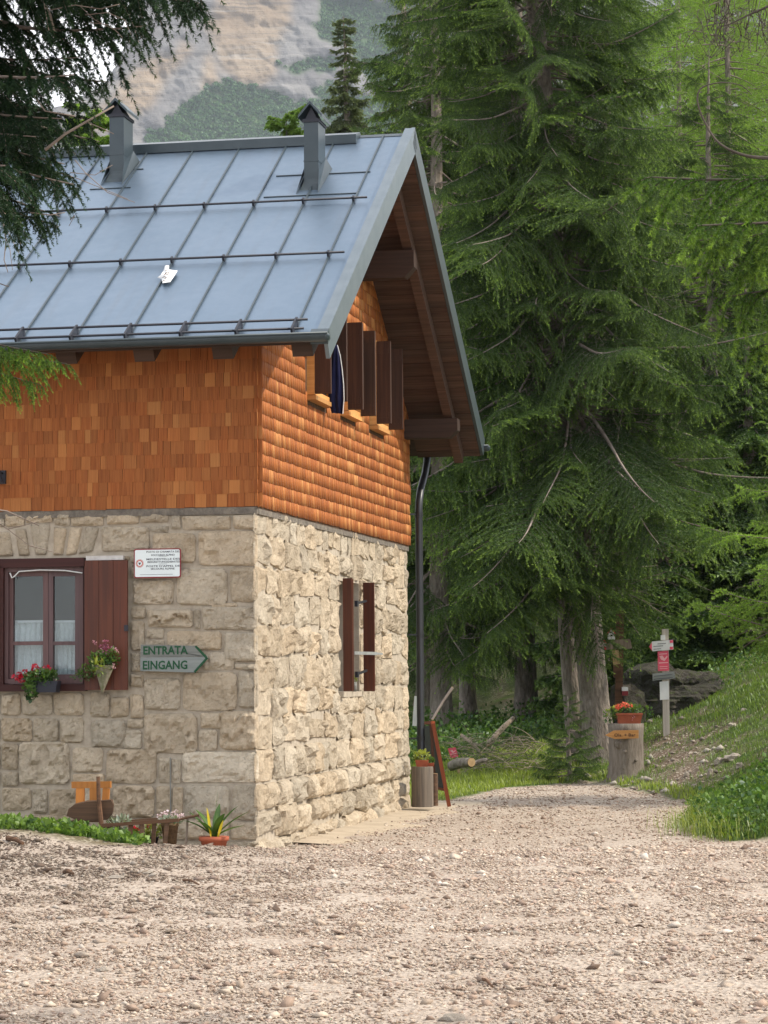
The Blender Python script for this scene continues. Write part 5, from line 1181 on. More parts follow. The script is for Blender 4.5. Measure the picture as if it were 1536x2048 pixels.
# near spruce at the left: trunk outside the frame, boughs hanging into it
tP = tree_root('spruce_tree', -2.35, 11.0, (0, 0), 'near dark spruce whose boughs hang into the upper left of the view', 'tree', None)
trunk_mesh(13, .16, 8).build('trunk', M['bark'], tP, True); rg = np.random.default_rng(77)
cr = link('crown', npmesh('crown', *dead_twigs(rg, 13, 1.5, 6, 26, .16, 1.3, 5), M['twig']), tP); bz = tP.location.z
def bough(z, azd, pitch, l, me=None, roll=0, mlist=NEAR, nom=1.35): put_branch(me or mlist[rg.integers(len(mlist))], cr, (.1*math.cos(math.radians(azd)), .1*math.sin(math.radians(azd)), z-bz), math.radians(azd), math.radians(pitch), l/nom, roll)
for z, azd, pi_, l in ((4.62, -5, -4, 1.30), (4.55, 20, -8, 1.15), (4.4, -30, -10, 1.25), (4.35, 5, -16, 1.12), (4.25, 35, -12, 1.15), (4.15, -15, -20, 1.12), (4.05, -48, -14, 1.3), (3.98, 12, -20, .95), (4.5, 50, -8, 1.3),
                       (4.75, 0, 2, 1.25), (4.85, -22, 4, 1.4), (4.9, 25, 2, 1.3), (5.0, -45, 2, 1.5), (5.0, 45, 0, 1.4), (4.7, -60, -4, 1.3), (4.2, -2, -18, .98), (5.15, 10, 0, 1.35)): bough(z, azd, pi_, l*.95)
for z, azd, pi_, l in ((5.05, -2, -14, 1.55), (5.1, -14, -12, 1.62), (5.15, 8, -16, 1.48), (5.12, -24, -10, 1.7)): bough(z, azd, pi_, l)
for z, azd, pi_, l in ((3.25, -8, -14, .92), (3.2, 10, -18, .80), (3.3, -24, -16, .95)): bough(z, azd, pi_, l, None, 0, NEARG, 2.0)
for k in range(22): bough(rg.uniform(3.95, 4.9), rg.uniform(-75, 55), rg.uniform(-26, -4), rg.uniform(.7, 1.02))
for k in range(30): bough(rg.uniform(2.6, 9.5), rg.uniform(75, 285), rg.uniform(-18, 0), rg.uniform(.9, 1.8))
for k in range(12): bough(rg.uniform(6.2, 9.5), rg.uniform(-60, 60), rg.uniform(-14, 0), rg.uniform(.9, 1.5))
wd = MB()
for pts, r_ in (([(90, 300), (130, 268), (175, 242), (228, 212)], .007), ([(60, 180), (90, 222), (150, 232)], .004), ([(80, -10), (100, 30), (108, 62)], .008), ([(150, 320), (170, 345), (215, 385), (270, 405)], .0025), ([(140, 345), (190, 350), (225, 330)], .002), ([(150, 355), (200, 375), (255, 398)], .002), ([(60, 425), (100, 430), (130, 425)], .003), ([(140, 440), (150, 430), (138, 452)], .002),
               ([(5, 440), (12, 480), (8, 520), (16, 545)], .003), ([(10, 470), (20, 500), (25, 540)], .002), ([(170, 30), (215, 25), (250, 40), (262, 70)], .002), ([(180, 45), (220, 50), (245, 75)], .002), ([(100, 20), (150, 10), (200, 18), (240, 8)], .003), ([(160, 12), (190, 40), (230, 60)], .0018), ([(175, 245), (200, 255), (228, 268)], .0025)):
    P = [Vector(at(x, y, 10.6)) - tP.location for x, y in pts]; wd.tube(P, [r_*(1-.6*i/len(P)) for i in range(len(P))], 5)
tag(wd.build('bare_twigs', M['twig'], cr, True), None, None, None, 'stuff')
# near tree at the right: only boughs reach the view
tK = tree_root('spruce_tree', 3.2, 10.3, (0, 0), 'near spruce at the right whose bright green bough reaches into the view', 'tree', None)
trunk_mesh(7.5, .11, 18).build('trunk', M['bark'], tK, True); rg = np.random.default_rng(78); bz = tK.location.z
cr = link('crown', npmesh('crown', *dead_twigs(rg, 7, 3.2, 6, 8, .1, .9, 5), M['twig']), tK)
for z, azd, pi_, l in ((3.92, 178, -3, 2.0), (3.86, 171, -9, 1.85), (3.80, 186, -8, 1.9), (3.72, 177, -14, 1.78), (3.64, 188, -16, 1.7), (3.6, 169, -18, 1.65)): bough(z, azd, pi_, l, None, 0, NEARG, 2.0)
for k in range(16): bough(rg.uniform(3.4, 6.8), rg.uniform(-100, 100), rg.uniform(-15, 5), rg.uniform(.7, 1.2), None, 0, NEARG, 2.0)
def limb_px(pts, D, radii, name='bare_branch', mat='dark_twig', parent=cr, org=tK):
    P = [Vector(at(x, y, D)) - org.location for x, y in pts]; m = 5; Q = []
    for i in range(len(P)-1):
        a, b, c, d = P[max(i-1, 0)], P[i], P[i+1], P[min(i+2, len(P)-1)]
        for k in range(m): u = k/m; Q.append(.5*((2*b) + (c-a)*u + (2*a-5*b+4*c-d)*u*u + (3*b-a-3*c+d)*u**3))
    Q.append(P[-1]); mb = MB(); mb.tube(Q, list(np.interp(np.linspace(0, 1, len(Q)), np.linspace(0, 1, len(radii)), radii)), 7, 0, True, .08); return mb.build(name, M[mat], parent, True)
limb_px([(1990, 250), (1700, 318), (1536, 316), (1478, 307), (1436, 284), (1410, 245), (1396, 208), (1398, 182), (1416, 170), (1450, 165), (1484, 172), (1504, 190)], 10.2, [.012, .0048, .0033, .0016])
limb_px([(1990, -60), (1640, -20), (1520, 20), (1460, 48), (1440, 52)], 10.1, [.016, .007, .003, .002])
rj = random.Random(12); hb = MB()
for k in range(44):
    x, y = rj.uniform(1395, 1545), rj.uniform(-30, 50); P = [Vector(at(x + i*rj.uniform(-7, 5), y + i*rj.uniform(12, 26), 10.1+rj.uniform(-.15, .15))) - tK.location for i in range(5)]; hb.tube(P, [.002, .0018, .0016, .0013, .001], 4)
    for q in P[1:]: hb.tube([q, q + Vector((rj.uniform(-.006, .006), 0, rj.uniform(.003, .009)))], [.004, .0025], 4)
tag(hb.build('bare_twigs', M['dark_twig'], cr), None, None, None, 'stuff')
# young larch on the bank at the right
tL = tree_root('larch_tree', 5.75, 30, (-.03, 0), 'feathery light green young larch on the right bank', 'tree', None); rg = np.random.default_rng(80)
trunk_mesh(5.0, .07, 28).build('trunk', M['bark'], tL, True); cr = link('crown', npmesh('crown', *dead_twigs(rg, 5, .8, 3.8, 70, .07, 1.9, 7), M['twig']), tL)
for k in range(96):
    z = .5 + 4.1*(k/96)**.9; az = k*2.4 + rg.uniform(-.4, .4); l = 2.2*min(1, ((4.9-z)/3.6)**.75)*rg.uniform(.7, 1.1)*(.75+.25*min(1, z/1.5)); put_branch(LARCH[k % 4], cr, (0, 0, z), az, math.radians(rg.uniform(0, 22)), max(.25, l)/1.9)

# ------------------------------------------------------------------ things by the path
def facing(name, X, D, z, label, cat, group=None, rz=0): return empty(name, (X, D, z), rz, label, cat, group)
def px_local(root, x, y, D): p = Vector(at(x, y, D)) - root.location; return Matrix.Rotation(-root.rotation_euler.z, 4, 'Z') @ p
DS = 36.0; gs = ground(1256, 1556, 30, 45); DS = gs[1]
r = facing('tree_stump', gs[0], DS+.22, gs[2]-.06, 'tall grey tree stump with cut branch knots standing at the edge of the path', 'stump')
zs = [0, .05, .12, .25, .4, .6, .72, .795]; n = 22; V = []; px = DS/F
for i, z in enumerate(zs):
    rr = px*(34 + 9*math.exp(-z/.09) + (1.5 if z > .6 else 0))
    for k in range(n): an = 2*PI*k/n; q = rr*(1+.035*math.sin(3*an+1)+.02*math.sin(7*an)+.09*math.exp(-z/.1)*math.sin(5*an)); V.append((q*math.cos(an), q*math.sin(an), z))
t = NT('stump_wood'); v = t.vec('Object', (1, 1, .16)); n1 = t.noise(v, 22, 7, .7, .5); c = t.mix(t.ramp(n1, .3, .7), (.11, .09, .07), (.27, .235, .20)); M['stump'] = t.shade(c, .95, 0, t.bump(n1, .9, .02), .1)
MB().add(V, [(i*n+k, i*n+(k+1) % n, (i+1)*n+(k+1) % n, (i+1)*n+k) for i in range(len(zs)-1) for k in range(n)] + [tuple((len(zs)-1)*n+k for k in range(n))]).build('trunk', M['stump'], r, True)
for x, y, w_ in ((1240, 1490, 12), (1250, 1503, 6), (1247, 1536, 4), (1272, 1520, 4)):
    p = px_local(r, x, y, DS); yy = -math.sqrt(max(.0, (px*33)**2 - p.x**2)); mb = MB(); mb.tube([(p.x, yy+.03, p.z), (p.x, yy-.012, p.z-.004), (p.x, yy-.03, p.z-.008)], [w_*px*.9, w_*px*.7, w_*px*.3], 10, 0, True, .12); mb.build('knot', M['stump'], r, True)
# arrow on the stump
Da = DS+.22-px*36-.01; P = [px_local(r, x, y, Da) for x, y in ((1210, 1470.5), (1227, 1461), (1277, 1460), (1277, 1476.5), (1229, 1478))]
ar = facing('arrow_sign', *(Vector(at(1227, 1478, Da))), 'small new wooden arrow nailed to the stump pointing left', 'sign'); o0 = ar.location
Q = [Vector(at(x, y, Da))-o0 for x, y in ((1210, 1470.5), (1227, 1461), (1277, 1460), (1277, 1476.5), (1229, 1478))]
MB().prism([(q.x, q.z) for q in Q], fext, 0, .018).build('arrow_board', M['new_wood'], ar); p = Vector(at(1228, 1475, Da))-o0
lettering('Ols. + Bar', .062, M['brown_wood'], ar, (p.x, -.0195, p.z+.012), .0012, 1.12)
# planter on the stump
b = Vector(at(1258, 1441, DS+.2)); b.z = r.location.z+.795
r2 = facing('flower_box', b.x, DS+.2, b.z, 'terracotta trough of coral geraniums standing on the stump', 'flower box')
mb = MB(); w0, w1 = 24*px, 26*px; h = 20*px
mb.add([(-w0*.92, -.07, 0), (w0*.92, -.07, 0), (w0*.92, .07, 0), (-w0*.92, .07, 0), (-w1, -.09, h), (w1, -.09, h), (w1, .09, h), (-w1, .09, h)], [(3,2,1,0), (4,5,6,7), (0,1,5,4), (1,2,6,5), (2,3,7,6), (3,0,4,7)]); mb.box((-w1*1.03, -.098, h-.02), (w1*1.03, .098, h+.004)); mb.build('trough', M['terracotta'], r2)
leaves_obj('foliage', [shift(leafcloud(220, (.20, .10, .09), .045, 81), (-.02, 0, h+.05)), shift(leafcloud(80, (.09, .07, .10), .045, 82), (-.25, 0, h-.04)), shift(leafcloud(70, (.10, .06, .07), .04, 83), (.24, 0, h+.02))], 'plant', r2)
leaves_obj('pale_foliage', [shift(leafcloud(50, (.08, .06, .08), .05, 84), (-.22, -.03, h+.02))], 'plant_lt', r2)
def pp(x, y): q = Vector(at(x, y, DS+.12)) - r2.location; return (q.x, q.y, q.z)
flower_heads('flower', [pp(*q) for q in ((1235, 1413), (1237, 1417), (1249, 1408), (1252, 1411), (1261, 1413), (1239, 1411))], .030, 'fl_coral', r2, None, 30, 120)
flower_heads('pink_flower', [pp(1265, 1438), pp(1266, 1433)], .018, 'fl_pink', r2, None, 14, 140)
# old post with trail board and bird house
Dp = P0[1]+.25; b = at(1239, 1372, Dp); r = facing('trail_post', b[0], Dp, b[2]-.35, 'dark wooden post with a CAI trail board and carved panel beside the big trunk', 'signpost')
def L_(x, y, dy=0): q = Vector(at(x, y, Dp+dy)) - r.location; return q
MB().bar(L_(1240, 1222), L_(1237, 1420), .11, .09, 0, (0, 1, 0)).build('post', M['brown_wood'], r)
def flat(name, pts, dy, th, mat, par=None): Q = [L_(x, y, dy) for x, y in pts]; mb = MB(); mb.prism([(q.x, q.z) for q in Q], lambda u, v, h: (u, Q[0].y-h, v), 0, th); return mb.build(name, M[mat], par or r)
bd = flat('board', [(1201, 1300), (1264, 1297), (1260, 1278), (1201, 1281)], -.07, .03, 'grey_wood')
flat('red_band', [(1201, 1300.5), (1212.5, 1300), (1212.5, 1280), (1201, 1280.5)], -.101, .003, 'sign_red', bd); flat('white_band', [(1201, 1293), (1212.5, 1292.7), (1212.5, 1286), (1201, 1286.3)], -.105, .003, 'white', bd)
q = L_(1202.2, 1291.6, -.11); lettering('CAI', .048, M['ink'], bd, (q.x, q.y, q.z), .0012, 1.0)
flat('carved_panel', [(1226, 1330), (1240, 1328), (1237, 1300), (1224, 1301)], -.09, .02, 'pale_wood'); flat('lower_panel', [(1227, 1355), (1244, 1354), (1240, 1328), (1226, 1330)], -.09, .022, 'brown_wood')
q = Vector(at(1222.5, 1279, Dp-.08)); r3 = facing('bird_house', q.x, q.y, q.z, 'tiny white bird house with red roof standing on the trail board', 'bird house'); k = Dp/F
MB().prism([(-7*k, 0), (7*k, 0), (6*k, 12*k), (0, 21*k), (-6*k, 12*k)], lambda u, v, h: (u, h, v), -.05, .05).build('house', M['grey_leaf'] if False else M['white'], r3)
MB().bar((0, 0, 22.5*k), (-8*k, 0, 11*k), .12, .012, 0, (1, 0, 1)).bar((0, 0, 22.5*k), (8*k, 0, 11*k), .12, .012, 0, (-1, 0, 1)).build('roof', M['sign_red'], r3)
mb = MB(); mb.tube([(0, -.0505, 8*k), (0, -.056, 8*k)], 1.9*k, 12); mb.build('entrance_hole', M['black'], r3)
# tall signpost with trail signs
gp = ground(1331, 1470, 30, 45); D4 = gp[1]; r = facing('signpost', gp[0], D4, gp[2]-.08, 'grey wooden post carrying a white red arrow, a pink notice and a white sheet', 'signpost'); k4 = D4/F
def L4(x, y, dy=0): return Vector(at(x, y, D4+dy)) - r.location
def flat4(name, pts, dy, th, mat, par=None): Q = [L4(x, y, dy) for x, y in pts]; mb = MB(); mb.prism([(q.x, q.z) for q in Q], lambda u, v, h: (u, Q[0].y-h, v), 0, th); return mb.build(name, M[mat], par or r)
mb = MB(); A, B = L4(1330, 1258), L4(1332.5, 1480); mb.bar(A, B, 13*k4, 12*k4, 0, (0, 1, 0)); mb.build('post', M['post_wood'], r)
MB().bar(L4(1325.5, 1270, -.05), L4(1326, 1280, -.05), 9*k4, .03, 0, (0, 1, 0)).build('number_tag', M['white'], r)
s1 = flat4('arrow_board', [(1298, 1293.5), (1304.5, 1283), (1346, 1279.5), (1346.5, 1299), (1305.5, 1302.5)], -.07, .015, 'white')
flat4('red_tip', [(1298.3, 1293.5), (1303.5, 1285), (1304, 1301.5)], -.0855, .002, 'pink', s1)
for y in (1280.5, 1293.5): flat4('red_corner', [(1339.5, y), (1346, y-.4), (1346.2, y+5), (1339.7, y+5.4)], -.0855, .002, 'pink', s1)
for x0, y0, x1 in ((1315, 1287.2, 1332), (1307, 1292.3, 1326), (1307, 1298, 1322)): flat4('printed_line', [(x0, y0), (x1, y0-1.2), (x1, y0-.2), (x0, y0+1.0)], -.0855, .0015, 'ink', s1)
s2 = flat4('pink_notice', [(1315, 1303), (1336.5, 1301.5), (1338, 1341), (1316, 1342)], -.065, .010, 'pink')
for pts in ([(1318, 1307.5), (1334, 1306.3), (1334, 1308.3), (1318, 1309.5)], [(1318.5, 1312), (1325, 1311), (1329, 1317), (1334, 1311), (1335, 1314), (1329, 1322), (1322, 1319)], [(1317.5, 1325), (1336, 1324.2), (1336, 1326), (1317.5, 1327)], [(1319, 1333), (1335, 1332.3), (1335, 1333.6), (1319, 1334.3)], [(1319, 1337), (1335, 1336.3), (1335, 1337.4), (1319, 1338.1)]): flat4('printed_mark', pts, -.0755, .001, 'pink_light', s2)
s3 = flat4('grey_board', [(1305, 1361.5), (1305, 1347.5), (1348, 1342.5), (1350.5, 1356.5)], -.065, .025, 'grey_board')
for x0, y0, x1 in ((1308, 1352, 1345), (1308, 1358, 1346)): flat4('carved_line', [(x0, y0), (x1, y0-4), (x1, y0-3), (x0, y0+1)], -.0905, .001, 'ink', s3)
flat4('white_sheet', [(1319, 1363.5), (1337, 1362), (1338, 1399), (1320, 1400)], -.06, .006, 'white')
# small pink notice on a stake
g5 = ground(921, 1550, 28, 40); D5 = g5[1]; r = facing('notice_stake', g5[0], D5, g5[2]-.03, 'small pink notice on a pale leaning stake in the grass', 'sign')
def L5(x, y, dy=0): return Vector(at(x, y, D5+dy)) - r.location
MB().bar(L5(921.5, 1553), L5(905, 1505), 4.5*D5/F, .02, 0, (0, 1, 0)).build('stake', M['pale_wood'], r)
Q = [L5(x, y, -.02) for x, y in ((895.5, 1497), (911, 1494.5), (917, 1513), (901.5, 1516))]; s = MB(); s.prism([(q.x, q.z) for q in Q], lambda u, v, h: (u, Q[0].y-h, v), 0, .008); s = s.build('notice_panel', M['pink'], r)
for pts in ([(899, 1501), (904, 1499.5), (908, 1503), (910.5, 1499), (911.5, 1502), (906, 1506)], [(900.5, 1508), (913.5, 1505.5), (914, 1507), (901, 1509.5)]):
    q_ = [L5(x, y, -.0285) for x, y in pts]; mb = MB(); mb.prism([(q.x, q.z) for q in q_], lambda u, v, h: (u, q_[0].y-h, v), 0, .001); mb.build('printed_mark', M['pink_light'], s)
# log round with pots, short log, sandwich board, leaning sheet
D6 = 28.35; k6 = D6/F
def logr(name, x, ybase, ytop, wpx, D, label, mat='grey_wood', tilt=0):
    b = Vector(at(x, ybase, D)); r = facing(name, b.x, D+wpx*k6/2, b.z-.01, label, 'log'); h = (ybase-ytop)*D/F; n = 22; V = []
    for z in (0, h*.1, h*.5, h*.94, h):
        for k in range(n): an = 2*PI*k/n; q = wpx*D/F/2*(1+.03*math.sin(3*an)+.015*math.sin(9*an))*(1 if z < h else .97); V.append((q*math.cos(an), q*math.sin(an), z))
    MB().add(V, [(i*n+k, i*n+(k+1) % n, (i+1)*n+(k+1) % n, (i+1)*n+k) for i in range(4) for k in range(n)]).build('bark_side', M[mat], r, True)
    MB().add(V[-n:], [tuple(range(n))]).build('cut_top', M['pale_wood'] if mat != 'grey_wood' else M[mat], r); return r
lg = logr('log_round', 845.5, 1613, 1533, 44, D6, 'upright grey log round carrying pots at the hut corner')
logr('log_round', 869, 1610, 1546, 15, D6+.35, 'thin pale upright log between the grey log and the board', 'brown_wood')
def pot2(x, yb, yt, wpx, D, label, seed, fol, frx):
    b = Vector(at(x, yb, D)); r = facing('flower_pot', b.x, D, lg.location.z + (1613-1533)*D6/F, label, 'flower pot'); h = (yb-yt)*D/F; w_ = wpx*D/F/2
    MB().add([(-w_*.8, -.05, 0), (w_*.8, -.05, 0), (w_*.8, .05, 0), (-w_*.8, .05, 0), (-w_, -.065, h), (w_, -.065, h), (w_, .065, h), (-w_, .065, h)], [(3,2,1,0), (4,5,6,7), (0,1,5,4), (1,2,6,5), (2,3,7,6), (3,0,4,7)]).build('pot', M['terracotta'], r)
    leaves_obj('foliage', [shift(leafcloud(150, frx, .04, seed), (-.01, 0, h+frx[2]*.7))], fol, r)
pot2(844, 1532, 1519, 27, D6+.12, 'terracotta pot of yellow green leaves on the grey log', 91, 'plant_lt', (.085, .06, .06)); pot2(862, 1534, 1527, 13, D6+.2, 'small terracotta pot at the right rim of the grey log', 92, 'plant', (.035, .04, .03))
D7 = D6+.9; r = facing('sandwich_board', *Vector(at(898, 1613, D7)), 'red framed chalkboard standing open beside the log round', 'chalkboard')
def L7(x, y, dy=0): return Vector(at(x, y, D7+dy)) - r.location
A0, A1 = L7(866, 1447), L7(898.5, 1613); B0, B1 = L7(838, 1448, .5), L7(866, 1604, .5)
MB().bar(A0, A1, .045, .035, 0, (0, 1, 0)).build('side_rail', M['frame_red'], r); MB().bar(B0, B1, .045, .035, 0, (0, 1, 0)).build('side_rail', M['frame_red'], r)
MB().bar(A0 + Vector((0, 0, .01)), B0 + Vector((0, 0, .01)), .05, .035).build('top_rail', M['frame_red'], r)
lo0, lo1 = A0.lerp(A1, .80), B0.lerp(B1, .80); MB().bar(lo0, lo1, .04, .03).build('bottom_rail', M['frame_red'], r)
tt0, tt1 = A0.lerp(A1, .03), B0.lerp(B1, .03); nrm = (A1-A0).cross(B0-A0).normalized()*.006
MB().add([tt0+nrm, tt1+nrm, lo1+nrm, lo0+nrm, tt0-nrm, tt1-nrm, lo1-nrm, lo0-nrm], [(0,1,2,3), (7,6,5,4), (0,4,5,1), (1,5,6,2), (2,6,7,3), (3,7,4,0)]).build('slate_panel', M['slate'], r)
for d_ in (0, .6): MB().bar(L7(862, 1449, d_), L7(872, 1610, d_+.05) + Vector((-.12*d_, 0, 0)), .035, .03, 0, (0, 1, 0)).build('back_leg', M['dark_wood_v'], r)
D8 = D6+1.1; b = Vector(at(829, 1452, D8)); r = facing('leaning_sheet', b.x, b.y, b.z, 'pale blue sheet standing on edge behind the downpipe', 'board')
MB().bar((.0, 0, 0), Vector(at(833, 1392, D8))-b, .05, .02, 0, (0, 1, 0)).build('sheet', M['plate'], r)
# mossy boulder behind the signpost with a painted trail blaze
gb = at(1352, 1404, 39.6)
def rock(name, c, size, seed, mat, label=None, cat=None, group=None, n=3, amp=.35):
    bm = bmesh.new(); bmesh.ops.create_icosphere(bm, subdivisions=n, radius=1.0); o_ = Vector((seed*1.7, seed*.3, seed))
    for v in bm.verts:
        p = v.co.copy(); k = 1 + amp*mn.fractal(p*1.3+o_, .9, 2.1, 4) - .25*max(0, mn.noise(p*2.3+o_)); ce = mn.cell(p*1.6+o_); v.co = Vector((p.x*size[0], p.y*size[1], p.z*size[2]))*(k + .10*(ce-.5))
    me = bpy.data.meshes.new(name); bm.to_mesh(me); bm.free(); me.materials.append(M[mat]); o = link(name, me, None, c); return tag(o, label, cat, group)
bo = rock('boulder', (gb[0], 39.9, gb[2]+.05), (.95, .8, .52), 3, 'boulder', 'dark mossy boulder behind the trail signpost', 'boulder', None, 5, .24)
b = at(1250, 1394, P0[1]+.1); bl = rock('boulder', (b[0]+.06, P0[1]+.6, b[2]-.15), (.34, .3, .42), 6, 'boulder', 'mossy rock with a red and white trail blaze behind the flower stump', 'boulder')
q = Vector(at(1250, 1378, P0[1]+.14)); mb = MB(); kk = P0[1]/F
mb.box((-6*kk, 0, -1), (6*kk, .02, -1+.0001)); mb = MB()
mb.box((q.x-6*kk-bl.location.x, q.y-bl.location.y-.02, q.z-4*kk-bl.location.z), (q.x+6*kk-bl.location.x, q.y-bl.location.y+.2, q.z+4*kk-bl.location.z)); mb.build('white_blaze', M['white'], bl)
mb = MB(); mb.box((q.x-6*kk-bl.location.x, q.y-bl.location.y-.02, q.z-13*kk-bl.location.z), (q.x+6*kk-bl.location.x, q.y-bl.location.y+.2, q.z-4.2*kk-bl.location.z)); mb.build('red_blaze', M['plate_red'], bl)
# pale rocks on the bank
for i, (x, y, wpx, hpx, lab) in enumerate(((1468, 1515, 34, 13, 'largest pale rock lying in the grass of the right bank'), (1440, 1521, 20, 12, 'pale rock against the left end of the largest one'), (1480, 1530, 16, 11, 'rounded rock below the right end of the largest one'), (1420, 1545, 11, 20, 'upright splintered rock on the bank below the pale ones'),
        (1292, 1556, 12, 7, 'white stone at the right foot of the flower stump'), (1246, 1562, 8, 8, 'small stone before the left foot of the stump'), (1345, 1570, 12, 7, 'flat stone in the grass right of the stump'), (1390, 1571, 12, 7, 'pale stone at the gravel edge below the bank'), (1160, 1562, 14, 6, 'pale stone at the end of the path below the trunks'),
        (1327, 1496, 8, 6, 'stone stuck in the dark cut below the signpost'), (1395, 1655, 26, 14, 'grey stone under the weeds at the tip of the bank'), (1488, 1420, 14, 8, 'pale stone high on the bank near the right edge'), (1374, 1548, 12, 8, 'stone halfway down the grassy bank'), (1466, 1451, 18, 9, 'stone slab on the bare upper bank'))):
    g_ = ground(x, y+hpx*.5, 20, 48); k_ = g_[1]/F; rock('rock', (g_[0], g_[1]+wpx*k_*.4, g_[2]+hpx*k_*.35), (wpx*k_*.55, wpx*k_*.5, hpx*k_*.75), 20+i, 'rock', lab, 'rock', 'stones on the bank', 2, .5)
# loose things on the yard
for i, (x, y, wpx, hpx, lab) in enumerate(((288, 1747, 18, 6, 'flat white stone lying farthest back on the gravel'), (905, 2043, 28, 14, 'large pale stone at the bottom edge of the yard'), (1025, 1868, 13, 6, 'flat white stone in the middle of the yard'), (230, 1757, 16, 6, 'pale stone left of the flat white one'), (203, 1943, 14, 8, 'pale stone in the left foreground'), (1032, 2046, 16, 7, 'white stone at the bottom of the yard right of the largest'))):
    g_ = ground(x, y, 9, 22); k_ = g_[1]/F; rock('rock', (g_[0], g_[1], g_[2]+hpx*k_*.3), (wpx*k_, wpx*k_*.7, hpx*k_*.9), 50+i, 'rock', lab, 'rock', 'larger stones on the gravel', 2, .4)
for i, (x0, y0, x1, y1, w_, lab) in enumerate(((366, 1762, 398, 1772, 4.5, 'short brown stick on the gravel'), (14, 1680, 46, 1692, 9, 'dark bark piece on the mound at the left edge'), (960, 1960, 985, 1976, 6, 'dark splinter of wood in the foreground gravel'), (128, 1748, 146, 1752, 8, 'dark bark chip on the left gravel'), (1268, 1855, 1290, 1858, 4, 'dark chip of wood on the right gravel'))):
    a_, b_ = ground(x0, y0, 9, 22), ground(x1, y1, 9, 22); k_ = a_[1]/F; mb = MB(); A, B = Vector(a_), Vector(b_); A.z += w_*k_*.45; B.z += w_*k_*.6; mid = (A+B)/2 + Vector((0, 0, .012)); mb.tube([A-A, mid-A, B-A], [w_*k_*.5, w_*k_*.6, w_*k_*.35], 7, 0, True, .2)
    tag(mb.build('stick', M['brown_wood'], None, False, A), lab, 'stick')
def log(x0, y0, x1, y1, r_, D, mat, lab, D2=None, r2_=None, ends='pale_wood'):
    A, B = Vector(at(x0, y0, D)), Vector(at(x1, y1, D2 or D)); k_ = D/F; root = facing('fallen_log', *A, lab, 'log'); mb = MB(); P = [A.lerp(B, u)-A + Vector((0, 0, .02*math.sin(u*3))) for u in (0, .3, .6, 1)]
    mb.tube(P, [r_*k_, r_*k_*1.03, r_*k_*.97, (r2_ or r_*.9)*k_], 12, 0, False, .06); mb.build('bark', M[mat], root, True)
    for p, q, rr in ((P[0], P[1], r_), (P[-1], P[-2], r2_ or r_*.9)): d = (p-q).normalized(); MB().tube([p-d*.01, p+d*.002], rr*k_*.97, 12).build('cut_end', M[ends], root)
log(903, 1532, 943, 1525, 10, 35.2, 'bark', 'short dark log lying behind the pink notice', 34.7); log(938, 1533, 975, 1520, 5, 35.0, 'bark', 'small brown log in front of the brush', 35.0)
log(975, 1490, 1027, 1436, 5.5, 37.5, 'pale_twig', 'bare pale pole sticking up out of the brush heap', 37.9, 4); log(922, 1470, 962, 1506, 3.5, 37.2, 'pale_twig', 'thin pale pole lying left in the brush heap', 37.0, 3); log(864, 1440, 905, 1376, 2.6, 41, 'twig', 'lichen grey broken bough leaning under the trees', 41.3, 3)
rg = np.random.default_rng(5); out = []
for k in range(170):
    x, y = rg.uniform(905, 1075), rg.uniform(1455, 1535); D = 36.8 + rg.uniform(-.5, .8); p = at(x, y, D); p[2] = max(p[2]*.75 + gz(p[0], p[1])*.25, gz(p[0], p[1])+.02); l = rg.uniform(.15, .55); d = unit(np.array([rg.normal(0, 1), rg.normal(0, .6), rg.uniform(-.1, .6)])); u = np.linspace(0, 1, 5)[:, None]
    out.append(tube_np(p + d*u*l + np.array([0, 0, -.3*l])*u**2, np.linspace(.006, .002, 5), 3))
V, T, off = [], [], 0
for v, t in out: V.append(v); T.append(t+off); off += len(v)
S_ = np.array([o_[0][0] for o_ in out]); Dn = unit(rg.normal(0, 1, S_.shape)*np.array([1, .7, .35])); need = needles(np.repeat(S_, 3, 0) + rg.normal(0, .08, (len(S_)*3, 3)), unit(np.repeat(Dn, 3, 0)+rg.normal(0, .4, (len(S_)*3, 3))), rg.uniform(.1, .3, len(S_)*3), rg.uniform(.2, .8, len(S_)*3), 22, .026, .006, rg)
v, t, a, m_ = pack([need], [(np.concatenate(V), np.concatenate(T))])
tag(link('brush_heap', npmesh('brush_heap', v, t, [M['spruce_old'], M['pale_twig']], m_, {'tip': a})), 'heap of cut spruce brush at the edge of the grass', 'brush', None, 'stuff')

# ------------------------------------------------------------------ grass and weeds
def blades(X, D, hgt, wid, seed, lean=.45):
    r = np.random.default_rng(seed); n = len(X); z = height(X, D)-.015; az = r.uniform(0, 2*PI, n); h = hgt*r.uniform(.45, 1.25, n); ln = h*lean*r.uniform(.2, 1.4, n)
    b = np.stack([X, D, z], 1); sd_ = np.stack([np.cos(az+1.57), np.sin(az+1.57), 0*az], 1)*wid[:, None]/2; mid = b + np.stack([np.cos(az)*ln*.35, np.sin(az)*ln*.35, h*.6], 1); tp_ = b + np.stack([np.cos(az)*ln, np.sin(az)*ln, h*.92], 1)
    V = np.stack([b-sd_, b+sd_, mid+sd_*.8, mid-sd_*.8, tp_], 1); T = (np.arange(n)*5)[:, None, None] + np.array([(0, 1, 2), (0, 2, 3), (3, 2, 4)])[None]
    tip = np.clip(np.repeat(r.uniform(.1, .9, n), 5) + np.tile([-.25, -.25, .0, .0, .25], n), 0, 1); return V.reshape(-1, 3), T.reshape(-1, 3), tip
r = np.random.default_rng(31)
